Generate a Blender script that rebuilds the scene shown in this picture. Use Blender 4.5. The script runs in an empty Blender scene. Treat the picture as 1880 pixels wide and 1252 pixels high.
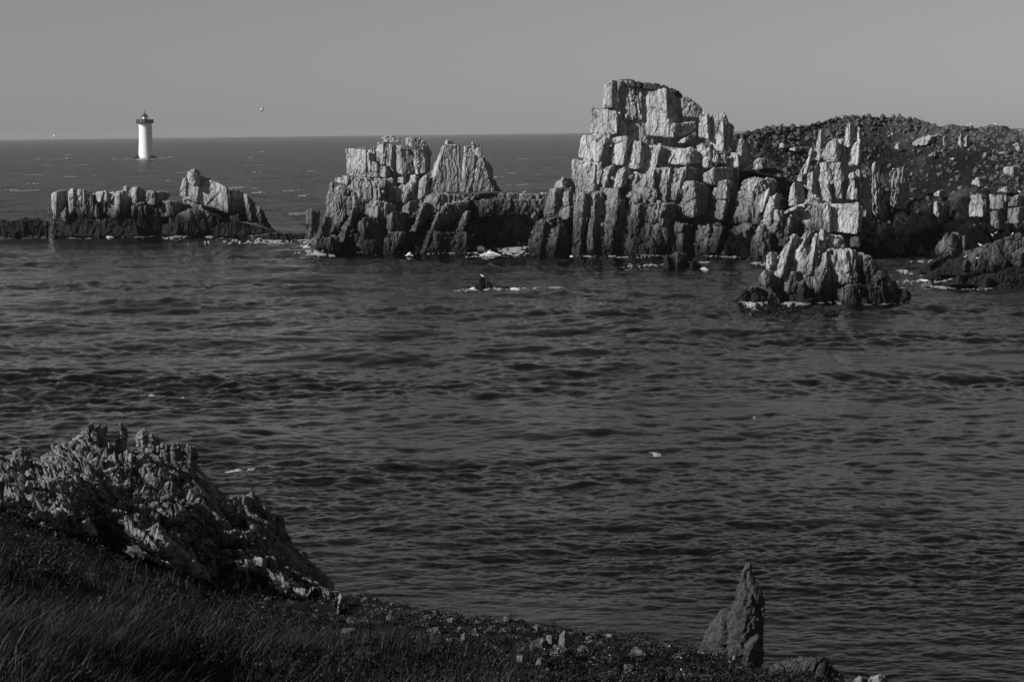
import bpy, math, random
import numpy as np
from mathutils import Matrix, Vector

# ------------------------------------------------------------------ camera, sky, sun, exposure
scene = bpy.context.scene
COL = scene.collection
F = 3508.0                 # focal length in pixels of the 1880 px wide photograph
CAM_H = 20.0
PITCH = math.atan((626.0 - 242.0) / F)
ROLL = 0.0115

cam_d = bpy.data.cameras.new("camera")
cam = bpy.data.objects.new("camera", cam_d)
COL.objects.link(cam)
fw = np.array([0.0, math.cos(PITCH), -math.sin(PITCH)])
rt0 = np.array([1.0, 0.0, 0.0])
up0 = np.cross(rt0, fw)
rt = math.cos(ROLL) * rt0 - math.sin(ROLL) * up0
up = math.sin(ROLL) * rt0 + math.cos(ROLL) * up0
M = Matrix(((rt[0], up[0], -fw[0], 0), (rt[1], up[1], -fw[1], 0), (rt[2], up[2], -fw[2], CAM_H), (0, 0, 0, 1)))
cam.matrix_world = M
cam_d.sensor_width = 36.0
cam_d.lens = 36.0 * F / 1880.0
cam_d.clip_start = 0.5
cam_d.clip_end = 60000.0
scene.camera = cam

SUN_AZ = math.radians(242.0)     # clockwise from +Y (the way the camera looks)
SUN_EL = math.radians(31.0)
w = bpy.data.worlds.new("World")
scene.world = w
w.use_nodes = True
wn, wl = w.node_tree.nodes, w.node_tree.links
wn.clear()
sky = wn.new("ShaderNodeTexSky")
sky.sky_type = 'NISHITA'
sky.sun_disc = False
sky.sun_elevation = SUN_EL
sky.sun_rotation = SUN_AZ
sky.air_density = 1.25
sky.dust_density = 0.1
sky.ozone_density = 1.0
sep = wn.new("ShaderNodeSeparateColor")
bg = wn.new("ShaderNodeBackground")
bg.inputs["Strength"].default_value = 0.05
wo = wn.new("ShaderNodeOutputWorld")
wl.new(sky.outputs[0], sep.inputs[0])
filt = wn.new("ShaderNodeMath"); filt.operation = 'MULTIPLY'; filt.inputs[1].default_value = 0.81
wl.new(sep.outputs[1], filt.inputs[0])
wl.new(filt.outputs[0], bg.inputs["Color"])       # a black and white film behind a green filter
wl.new(bg.outputs[0], wo.inputs[0])

sd = bpy.data.lights.new("sun", 'SUN')
sd.energy = 5.0
sd.angle = math.radians(0.5)
sd.color = (1.0, 1.0, 1.0)
sun = bpy.data.objects.new("sun", sd)
COL.objects.link(sun)
s_dir = Vector((math.sin(SUN_AZ) * math.cos(SUN_EL), math.cos(SUN_AZ) * math.cos(SUN_EL), math.sin(SUN_EL)))
sun.rotation_euler = s_dir.to_track_quat('Z', 'Y').to_euler()
sun.location = s_dir * 300

vs = scene.view_settings
vs.view_transform = 'Standard'
vs.look = 'None'
vs.gamma = 1.0
vs.exposure = 0.06
scene.cycles.max_bounces = 4
scene.cycles.diffuse_bounces = 2
scene.cycles.glossy_bounces = 2

# ------------------------------------------------------------------ picture <-> place
def ray(px, py):
    px = np.asarray(px, float); py = np.asarray(py, float)
    a = (px - 940.0) / F; b = (626.0 - py) / F
    d = fw + a[..., None] * rt + b[..., None] * up
    return d

def P(px, py, d):
    """the point seen at pixel (px, py), d metres away along the ground"""
    r = ray(px, py)
    t = np.asarray(d, float) / r[..., 1]
    p = r * t[..., None]
    p[..., 2] += CAM_H
    return p

def W(px, py, z=0.0):
    """the point at height z seen at pixel (px, py)"""
    r = ray(px, py)
    t = (z - CAM_H) / r[..., 2]
    p = r * t[..., None]
    p[..., 2] += CAM_H
    return p

# ------------------------------------------------------------------ noise
U = np.uint32
def h_int(ix, iy, iz, seed):
    with np.errstate(over='ignore'):
        h = ix.astype(np.int64).astype(U) * U(374761393) + iy.astype(np.int64).astype(U) * U(668265263) + iz.astype(np.int64).astype(U) * U(2147483647 & 0x7feb352d) + U((seed * 974711 + 12345) & 0xffffffff)
        h ^= h >> U(15); h *= U(2246822519); h ^= h >> U(13); h *= U(3266489917); h ^= h >> U(16)
    return h
def h_f(h, k):
    with np.errstate(over='ignore'):
        g = (h + U((k * 0x9E3779B9) & 0xffffffff)) * U(2654435761)
        g ^= g >> U(15); g *= U(2246822519); g ^= g >> U(13)
    return g.astype(np.float64) / 4294967296.0

def vnoise(p, seed=0):
    i = np.floor(p); f = p - i
    f = f * f * (3 - 2 * f)
    i = i.astype(np.int64)
    r = 0.0
    for dx in (0, 1):
        wx = f[:, 0] if dx else 1 - f[:, 0]
        for dy in (0, 1):
            wy = f[:, 1] if dy else 1 - f[:, 1]
            for dz in (0, 1):
                wz = f[:, 2] if dz else 1 - f[:, 2]
                r = r + wx * wy * wz * h_f(h_int(i[:, 0] + dx, i[:, 1] + dy, i[:, 2] + dz, seed), 1)
    return r * 2 - 1

def fbm(p, seed=0, oct=3, gain=0.5):
    a, r = 1.0, 0.0
    for o in range(oct):
        r = r + a * vnoise(p * (2.0 ** o) + 17.3 * o, seed + o)
        a *= gain
    return r

def voro(p, seed=0):
    i = np.floor(p).astype(np.int64)
    n = len(p)
    f1 = np.full(n, 9.0); f2 = np.full(n, 9.0)
    bh = np.zeros(n, U); bc = np.zeros((n, 3))
    for dx in (-1, 0, 1):
        for dy in (-1, 0, 1):
            for dz in (-1, 0, 1):
                cx, cy, cz = i[:, 0] + dx, i[:, 1] + dy, i[:, 2] + dz
                h = h_int(cx, cy, cz, seed)
                c = np.stack((cx + h_f(h, 1), cy + h_f(h, 2), cz + h_f(h, 3)), 1)
                d = np.sqrt(((p - c) ** 2).sum(1))
                m = d < f1
                f2 = np.where(m, f1, np.minimum(f2, d))
                f1 = np.where(m, d, f1)
                bh = np.where(m, h, bh)
                bc[m] = c[m]
    return f1, f2, bh, bc

def smooth(a, b, x):
    t = np.clip((x - a) / (b - a), 0, 1)
    return t * t * (3 - 2 * t)

def facet(p, cell, aniso=(1, 1, 1), lean=(0, 0), seed=0, tilt=0.8, crack=0.5, cw=0.10):
    """jointed rock: every cell of a 3-D pattern gets its own offset and tilt, joints between cells open as cracks"""
    q = p.copy()
    q[:, 0] += lean[0] * q[:, 2]
    q[:, 1] += lean[1] * q[:, 2]
    q = q / (cell * np.asarray(aniso, float))
    q = q + 0.22 * np.stack((vnoise(q * 1.3, seed + 50), vnoise(q * 1.3, seed + 51), vnoise(q * 1.3, seed + 52)), 1)
    f1, f2, h, c = voro(q, seed)
    t = np.stack((h_f(h, 4), h_f(h, 5), h_f(h, 6)), 1) * 2 - 1
    d = (h_f(h, 7) - 0.5) + tilt * ((q - c) * t).sum(1)
    k = 1 - smooth(0.0, cw, f2 - f1)
    return d - crack * k

# ------------------------------------------------------------------ mesh helpers
def new_obj(name, verts, faces, mat, parent=None, smooth_shade=False):
    me = bpy.data.meshes.new(name)
    verts = np.asarray(verts, np.float32)
    faces = np.asarray(faces, np.int32)
    k = faces.shape[1]
    me.vertices.add(len(verts)); me.vertices.foreach_set("co", verts.ravel())
    me.loops.add(faces.size); me.loops.foreach_set("vertex_index", faces.ravel())
    me.polygons.add(len(faces))
    me.polygons.foreach_set("loop_start", np.arange(0, faces.size, k, dtype=np.int32))
    me.polygons.foreach_set("loop_total", np.full(len(faces), k, np.int32))
    if smooth_shade:
        me.polygons.foreach_set("use_smooth", np.ones(len(faces), bool))
    me.update(calc_edges=True)
    me.materials.append(mat)
    o = bpy.data.objects.new(name, me)
    COL.objects.link(o)
    if parent is not None:
        o.parent = parent
        o.matrix_parent_inverse = Matrix.Identity(4)
        loc = parent.location
        me.transform(Matrix.Translation((-loc[0], -loc[1], -loc[2])))
    return o

def thing(name, label, cat, loc=(0, 0, 0), group=None):
    o = bpy.data.objects.new(name, None)
    COL.objects.link(o)
    o.location = loc
    o.empty_display_size = 0.5
    o["label"] = label; o["category"] = cat
    if group: o["group"] = group
    return o

def tag(o, label=None, cat=None, group=None, kind=None):
    if label: o["label"] = label
    if cat: o["category"] = cat
    if group: o["group"] = group
    if kind: o["kind"] = kind
    return o

def box_grid(n):
    """unit cube surface split n = (nx, ny, nz) with shared edges; returns points in [-1,1]^3 and quads"""
    nx, ny, nz = n
    idx = {}
    pts, quads = [], []
    lx, ly, lz = np.linspace(-1, 1, nx + 1), np.linspace(-1, 1, ny + 1), np.linspace(-1, 1, nz + 1)
    off = 0
    def face(ax, sgn):
        nonlocal off
        if ax == 0: a, b = ly, lz
        elif ax == 1: a, b = lx, lz
        else: a, b = lx, ly
        A, B = np.meshgrid(a, b, indexing='ij')
        S = np.full_like(A, sgn)
        p = np.stack((S, A, B) if ax == 0 else ((A, S, B) if ax == 1 else (A, B, S)), -1).reshape(-1, 3)
        na, nb = len(a), len(b)
        I = (np.arange(na - 1)[:, None] * nb + np.arange(nb - 1)[None, :]).ravel()
        q = np.stack((I, I + nb, I + nb + 1, I + 1), 1)
        flip = (sgn > 0) != (ax != 1)
        if flip: q = q[:, ::-1]
        pts.append(p); quads.append(q + off)
        off += len(p)
    for ax in (0, 1, 2):
        for s in (-1, 1):
            face(ax, s)
    p = np.concatenate(pts); q = np.concatenate(quads)
    key = np.round(p * 1e6).astype(np.int64)
    _, first, inv = np.unique(key, axis=0, return_index=True, return_inverse=True)
    return p[first], inv.ravel()[q]

def trilin(c, u):
    """c: 8 corners indexed [ix][iy][iz]; u in [0,1]^3"""
    x, y, z = u[:, 0:1], u[:, 1:2], u[:, 2:3]
    r = 0
    for i in (0, 1):
        for j in (0, 1):
            for k in (0, 1):
                r = r + (x if i else 1 - x) * (y if j else 1 - y) * (z if k else 1 - z) * c[i][j][k]
    return r

def vert_normals(v, q):
    n = np.zeros_like(v)
    fn = np.cross(v[q[:, 2]] - v[q[:, 0]], v[q[:, 3]] - v[q[:, 1]])
    for k in range(4):
        np.add.at(n, q[:, k], fn)
    return n / (np.linalg.norm(n, axis=1, keepdims=True) + 1e-9)

def hexa(c, r=0.25, res=0.2, amp=1.0, style='block', seed=0, lean=(0.0, 0.0), maxn=150, common=None, fine=1.0):
    """a rock block from eight corners: rounded, jointed, weathered. Returns verts, quads"""
    c = np.asarray(c, float)
    ex = np.linalg.norm(c[1] - c[0], axis=-1).max(); ey = np.linalg.norm(c[:, 1] - c[:, 0], axis=-1).max()
    ez = np.linalg.norm(c[:, :, 1] - c[:, :, 0], axis=-1).max()
    n = [int(min(maxn, max(5, round(e / (res * fine))))) for e in (ex, ey, ez)]
    p, q = box_grid(n)
    lim = 1 - r
    inner = np.clip(p, -lim, lim)
    d = p - inner
    L = np.linalg.norm(d, axis=1, keepdims=True)
    pr = inner + np.where(L > 1e-9, d / np.maximum(L, 1e-9), 0) * r
    v = trilin(c, (pr + 1) / 2)
    nr = vert_normals(v, q)
    s = min(ex, ey, ez)
    s2 = seed if common is None else common      # the fine joints run on from block to block
    sc = res / 0.17                     # everything scales with how near the rock is
    if style == 'block':
        b = 0.075 * s * facet(v, max(0.6 * s, 1.0 * sc), (1, 1, 1.6), lean, seed, 0.7, 0.25)
        m = 0.11 * sc * facet(v, 1.5 * sc, (0.9, 0.9, 1.7), lean, s2 + 1, 0.8, 1.1, 0.10)
        f = 0.05 * sc * fbm(v / (0.6 * sc), s2 + 2, 3)
    elif style == 'flute':
        b = 0.10 * s * facet(v, max(0.45 * s, 0.9 * sc), (0.6, 0.6, 3.5), lean, seed, 0.7, 0.35, 0.14)
        m = 0.20 * sc * facet(v, 1.0 * sc, (0.85, 0.9, 4.5), lean, s2 + 1, 0.8, 1.2, 0.16)
        f = 0.05 * sc * fbm(v / (0.6 * sc), s2 + 2, 3)
    elif style == 'smooth':
        b = 0.06 * s * facet(v, max(0.9 * s, 1.0 * sc), (1, 1, 1.3), lean, seed, 0.6, 0.10)
        m = 0.10 * sc * facet(v, 1.6 * sc, (0.7, 0.7, 2.5), lean, s2 + 1, 0.6, 1.6, 0.06)
        f = 0.05 * sc * fbm(v / (0.7 * sc), s2 + 2, 3)
    else:  # 'rough' wave-beaten base
        b = 0.12 * s * facet(v, max(0.4 * s, 1.2 * sc), (0.8, 0.8, 2.0), lean, seed, 0.9, 0.3, 0.12)
        m = 0.34 * sc * facet(v, 1.4 * sc, (0.9, 0.9, 2.0), lean, s2 + 1, 0.9, 1.0, 0.12)
        f = 0.09 * sc * fbm(v / (0.8 * sc), s2 + 2, 3)
    g = 0.0
    if common is not None:
        g = 0.24 * sc * facet(v, 3.8 * sc, (0.8, 0.8, 1.4), (0.45, 0), common + 5, 0.9, 0.25, 0.05)
    v = v + nr * (amp * (b + m + f + g))[:, None]
    return v, q

class Rock:
    """one rock formation: hand-placed blocks traced from the photograph, each at its own distance, as parts of one thing"""
    def __init__(self, name, label, cat, D, mat, base=None, res=None, lean=(0, 0), group=None):
        self.D, self.mat, self.lean = D, mat, lean
        self.res = res or D / F * 1.95
        self.root = thing(name, label, cat, base if base is not None else (0, D, 0), group)
        self.k = sum(ord(ch) for ch in label) % 9000
        self.k0 = self.k
        self.pts = []
    def corners(self, C, off, s, tl, tr, rake, deep):
        x0, y0, sc = C
        a = [float(t) for t in s.split()]
        top = [(x0 + a[i] / sc, y0 + a[i + 1] / sc) for i in (0, 2, 4)]
        bot = [(x0 + a[i] / sc, y0 + a[i + 1] / sc) for i in (6, 8, 10)]
        m = (self.D + off) / F
        wl_ = max(0.2, ((top[1][0] - top[0][0]) + (bot[1][0] - bot[0][0])) / 2 * m)
        wr_ = max(0.2, ((top[2][0] - top[1][0]) + (bot[2][0] - bot[1][0])) / 2 * m)
        dl = wl_ * math.tan(math.radians(tl)); dr = wr_ * math.tan(math.radians(tr))
        hgt = max(b[1] - t[1] for t, b in zip(top, bot)) * m
        D = self.D + off
        ds = (D + dl, D, D + dr)
        T = [P(*top[i], ds[i] + rake * hgt) for i in range(3)]
        B = [P(*bot[i], ds[i]) for i in range(3)]
        thick = deep if deep else 0.6 * (wl_ + wr_) + 0.5
        def back(L, Fp, R):
            b = L + R - Fp
            b[1] = max(L[1], R[1]) + 0.35 * thick
            b[0] = 0.5 * (L[0] + R[0])
            b[2] = 0.5 * (L[2] + R[2])
            return b
        def spread(L, Fp, R):
            # when the left or right edge is barely behind the front edge push the back further away
            return back(L, Fp, R)
        TB, BB = spread(*T), spread(*B)
        # cube corners: [x][y][z]; F=(0,0) R=(1,0) L=(0,1) B=(1,1)
        return [[[B[1], T[1]], [B[0], T[0]]], [[B[2], T[2]], [BB, TB]]]
    def add(self, C, off, s, r=0.22, tl=35, tr=50, style='block', rake=0.08, deep=None, name='rock_block', amp=1.0, lean=None, mat=None, lab=None):
        self.k += 7
        c = self.corners(C, off, s, tl, tr, rake, deep)
        v, q = hexa(c, r, self.res, amp, style, self.k, lean or self.lean, common=self.k0, fine=.66)
        self.pts.append(v)
        o = new_obj(name, v, q, mat or self.mat, self.root)
        if lab: o["label"] = lab
        return o
    def merged(self, name, specs, mat=None):
        vs_, qs_, n = [], [], 0
        for (C, off, s, kw) in specs:
            self.k += 7
            kw = dict(kw)
            r = kw.pop('r', 0.22); style = kw.pop('style', 'block'); amp = kw.pop('amp', 1.0); lean = kw.pop('lean', self.lean)
            c = self.corners(C, off, s, kw.get('tl', 35), kw.get('tr', 50), kw.get('rake', 0.08), kw.get('deep', None))
            v, q = hexa(c, r, self.res, amp, style, self.k, lean, common=self.k0, fine=.66)
            vs_.append(v); qs_.append(q + n); n += len(v)
            self.pts.append(v)
        return new_obj(name, np.concatenate(vs_), np.concatenate(qs_), mat or self.mat, self.root)

# ------------------------------------------------------------------ materials
def mat_new(name):
    m = bpy.data.materials.new(name)
    m.use_nodes = True
    nt = m.node_tree
    b = nt.nodes["Principled BSDF"]
    return m, nt, b
def node(nt, t, **kw):
    n = nt.nodes.new(t)
    for k, v in kw.items():
        setattr(n, k, v)
    return n
def ramp(nt, src, stops):
    r = node(nt, "ShaderNodeValToRGB")
    e = r.color_ramp.elements
    while len(e) < len(stops): e.new(0.5)
    for el, (p, v) in zip(e, stops):
        el.position = p; el.color = (v, v, v, 1)
    nt.links.new(src, r.inputs[0])
    return r.outputs[0]
def math_n(nt, op, a, b=None):
    n = node(nt, "ShaderNodeMath", operation=op)
    for i, x in enumerate((a, b)):
        if x is None: continue
        if isinstance(x, (int, float)): n.inputs[i].default_value = x
        else: nt.links.new(x, n.inputs[i])
    return n.outputs[0]
def noise_n(nt, vec, scale, detail=6, rough=0.6):
    n = node(nt, "ShaderNodeTexNoise")
    n.inputs["Scale"].default_value = scale; n.inputs["Detail"].default_value = detail; n.inputs["Roughness"].default_value = rough
    nt.links.new(vec, n.inputs["Vector"])
    return n.outputs["Fac"]

def rock_material(name, tone=0.30, wet0=1.5, wet1=5.5, mid1=14.0, scale=1.0, tide=True, lo=0.65, bump=0.25, joint=0.42):
    """grey granite; below the tide line it carries black seaweed and lichen, above it a grey splash zone"""
    m, nt, b = mat_new(name)
    geo = node(nt, "ShaderNodeNewGeometry")
    pos = geo.outputs["Position"]
    mp = node(nt, "ShaderNodeMapping"); mp.inputs["Scale"].default_value = (1, 1, 0.35)
    nt.links.new(pos, mp.inputs[0])
    n1 = noise_n(nt, mp.outputs[0], 0.45 * scale, 8, 0.65)
    n2 = noise_n(nt, mp.outputs[0], 3.0 * scale, 5, 0.7)
    n3 = noise_n(nt, pos, 0.18 * scale, 3, 0.5)
    c1 = ramp(nt, n1, [(0.30, tone * lo), (0.46, tone * 0.8), (0.60, tone * 1.12), (0.74, tone * 1.2)])
    c2 = ramp(nt, n2, [(0.30, 0.55), (0.50, 1.0), (0.75, 1.15)])
    col = math_n(nt, 'MULTIPLY', c1, c2)
    if tide:
        sx = node(nt, "ShaderNodeSeparateXYZ"); nt.links.new(pos, sx.inputs[0])
        z = math_n(nt, 'ADD', sx.outputs[2], math_n(nt, 'MULTIPLY', math_n(nt, 'SUBTRACT', n1, 0.5), 5.0))
        z = math_n(nt, 'ADD', z, math_n(nt, 'MULTIPLY', math_n(nt, 'SUBTRACT', n3, 0.5), 9.0))
        mr = node(nt, "ShaderNodeMapRange"); mr.inputs[1].default_value = wet0; mr.inputs[2].default_value = wet1
        mr.inputs[3].default_value = 0.045; mr.inputs[4].default_value = 0.30
        nt.links.new(z, mr.inputs[0])
        mr2 = node(nt, "ShaderNodeMapRange"); mr2.inputs[1].default_value = wet1; mr2.inputs[2].default_value = mid1
        mr2.inputs[3].default_value = 0.0; mr2.inputs[4].default_value = 0.70
        nt.links.new(z, mr2.inputs[0])
        k = math_n(nt, 'ADD', mr.outputs[0], mr2.outputs[0])
        col = math_n(nt, 'MULTIPLY', col, k)
    base_col = col
    b.inputs["Roughness"].default_value = 0.9
    b.inputs["Specular IOR Level"].default_value = 0.2
    bm = node(nt, "ShaderNodeBump"); bm.inputs["Strength"].default_value = 0.8; bm.inputs["Distance"].default_value = bump / scale
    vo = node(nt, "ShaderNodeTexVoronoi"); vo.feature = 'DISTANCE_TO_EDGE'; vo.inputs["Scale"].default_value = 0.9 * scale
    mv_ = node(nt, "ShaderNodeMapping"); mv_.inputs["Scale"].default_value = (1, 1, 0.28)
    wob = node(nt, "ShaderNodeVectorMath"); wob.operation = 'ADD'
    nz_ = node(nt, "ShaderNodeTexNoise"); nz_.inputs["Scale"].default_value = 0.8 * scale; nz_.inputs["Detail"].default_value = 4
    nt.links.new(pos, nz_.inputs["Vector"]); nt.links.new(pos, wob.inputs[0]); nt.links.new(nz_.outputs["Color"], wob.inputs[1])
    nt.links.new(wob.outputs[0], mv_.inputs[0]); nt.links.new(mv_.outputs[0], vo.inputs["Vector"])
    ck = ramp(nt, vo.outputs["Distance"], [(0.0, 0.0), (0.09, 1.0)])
    # thin joints: the shade inside the cracks painted dark into the base colour
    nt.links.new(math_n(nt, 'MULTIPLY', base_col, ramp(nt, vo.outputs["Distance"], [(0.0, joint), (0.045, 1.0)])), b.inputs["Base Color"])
    hh = math_n(nt, 'ADD', n2, math_n(nt, 'MULTIPLY', ck, 0.9))
    nt.links.new(hh, bm.inputs["Height"]); nt.links.new(bm.outputs[0], b.inputs["Normal"])
    return m

def plain(name, v, rough=0.8, spec=0.3):
    m, nt, b = mat_new(name)
    geo = node(nt, "ShaderNodeNewGeometry")
    n = noise_n(nt, geo.outputs["Position"], 1.5, 4, 0.6)
    c = ramp(nt, n, [(0.3, v * 0.85), (0.7, min(1.0, v * 1.08))])
    nt.links.new(c, b.inputs["Base Color"])
    b.inputs["Roughness"].default_value = rough; b.inputs["Specular IOR Level"].default_value = spec
    return m

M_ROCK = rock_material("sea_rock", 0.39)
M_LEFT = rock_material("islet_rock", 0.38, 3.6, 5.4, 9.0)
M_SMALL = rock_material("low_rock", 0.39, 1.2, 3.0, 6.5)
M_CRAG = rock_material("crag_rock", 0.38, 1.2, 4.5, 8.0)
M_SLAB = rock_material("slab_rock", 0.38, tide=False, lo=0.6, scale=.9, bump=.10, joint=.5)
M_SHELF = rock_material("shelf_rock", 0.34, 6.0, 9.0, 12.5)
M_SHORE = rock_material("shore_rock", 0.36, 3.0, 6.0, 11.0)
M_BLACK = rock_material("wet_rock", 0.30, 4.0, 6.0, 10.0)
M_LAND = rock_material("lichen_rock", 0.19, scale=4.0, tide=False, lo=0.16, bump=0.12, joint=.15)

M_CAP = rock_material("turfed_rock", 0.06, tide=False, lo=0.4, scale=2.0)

HAZE = 4.5e-5
def haze_box():
    m = bpy.data.materials.new("haze_air"); m.use_nodes = True
    nt = m.node_tree; nt.nodes.clear()
    o_ = nt.nodes.new("ShaderNodeOutputMaterial"); v_ = nt.nodes.new("ShaderNodeVolumePrincipled")
    v_.inputs["Color"].default_value = (.62, .62, .62, 1); v_.inputs["Density"].default_value = HAZE
    nt.links.new(v_.outputs[0], o_.inputs["Volume"])
    x0, x1, y0, y1, z0, z1 = -13000, 13000, -60, 17500, -5, 48
    v = [(x, y, z) for x in (x0, x1) for y in (y0, y1) for z in (z0, z1)]
    q = [(0, 1, 3, 2), (4, 6, 7, 5), (0, 4, 5, 1), (2, 3, 7, 6), (0, 2, 6, 4), (1, 5, 7, 3)]
    return tag(new_obj("haze", v, q, m), kind='stuff')
SEA_PEAK, SEA_HS, SEA_SWELL, SEA_ROUGH, SEA_BUMP = 7.5, 0.40, 0.7, 0.06, 0.024

# ------------------------------------------------------------------ the rocks in the sea
C3 = (960, 120, 3.211); CB = (1040, 130, 6.262); CR = (1380, 200, 4.471); CS = (1320, 410, 4.947)
CH = (1580, 200, 6.26); CP = (1620, 360, 6.262); CA = (60, 290, 7.52); CC = (280, 290, 6.267)
CM = (540, 230, 5.008); CN = (740, 240, 5.007); CK = (820, 480, 8.545)
WATER = []      # rocks that the sea breaks on

# ---- the great stack
g = Rock("rock_stack", "tallest pale rock stack with a blocky top, right of the channel", "rock", 302, M_ROCK, (30, 306, 0))
WATER.append(g)
g.merged("rock_body", [
    (C3, 9.5, "400 300 700 160 1050 290 380 520 700 540 1100 520", dict(tl=25, tr=30, style='smooth')),
    (C3, 5.6, "330 470 760 450 1300 520 300 760 760 800 1300 800", dict(tl=25, tr=25)),
    (C3, 2.2, "290 770 700 740 1330 760 270 1160 700 1180 1400 1200", dict(tl=25, tr=20, style='rough')),
    (C3, 2.2, "60 960 150 900 300 880 20 1140 140 1150 320 1150", dict(tl=35, tr=30, style='rough')),
])
for off, s, kw in [
    (9.0, "430 150 615 125 815 160 415 722 590 726 790 735", dict(style='flute', tl=30, tr=52, r=.12, rake=.03)),
    (9.6, "590 130 720 118 870 150 590 560 720 560 880 560", dict(style='flute', tl=20, tr=15, r=.1)),
    (8.6, "425 170 520 92 612 132 420 420 520 425 606 420", dict(tl=32, tr=30, r=.2)),
    (8.2, "270 425 575 470 590 475 262 722 575 728 590 728", dict(tl=30, tr=40, r=.15, rake=.02)),
    (8.4, "840 195 1135 205 1325 290 772 735 1195 785 1330 620", dict(style='smooth', tl=30, tr=55, r=.10, rake=.05)),
    (10.0, "1325 275 1450 320 1600 455 1335 540 1480 540 1610 520", dict(tl=-5, tr=20, r=.15, name='rock_slab')),
    (9.4, "600 100 760 105 860 130 620 175 780 185 860 200", dict(mat=M_CAP, tl=20, tr=20, style='rough', rake=.6, amp=.6)),
    (9.6, "840 130 1000 140 1150 175 840 205 1000 215 1150 215", dict(mat=M_CAP, tl=20, tr=20, style='rough', rake=.6, amp=.6)),
    (10.6, "1140 190 1250 215 1330 280 1150 260 1260 290 1340 330", dict(mat=M_CAP, tl=10, tr=30, style='rough')),
    (6.6, "1196 640 1240 600 1515 580 1190 765 1230 790 1500 690", dict(tl=40, tr=40, r=.25, name='rock_slab')),
    (6.3, "1275 810 1390 745 1510 700 1268 840 1350 845 1500 775", dict(tl=40, tr=30, r=.4, name='rock_slab')),
]:
    g.add(CB, off, s, **kw)
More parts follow.
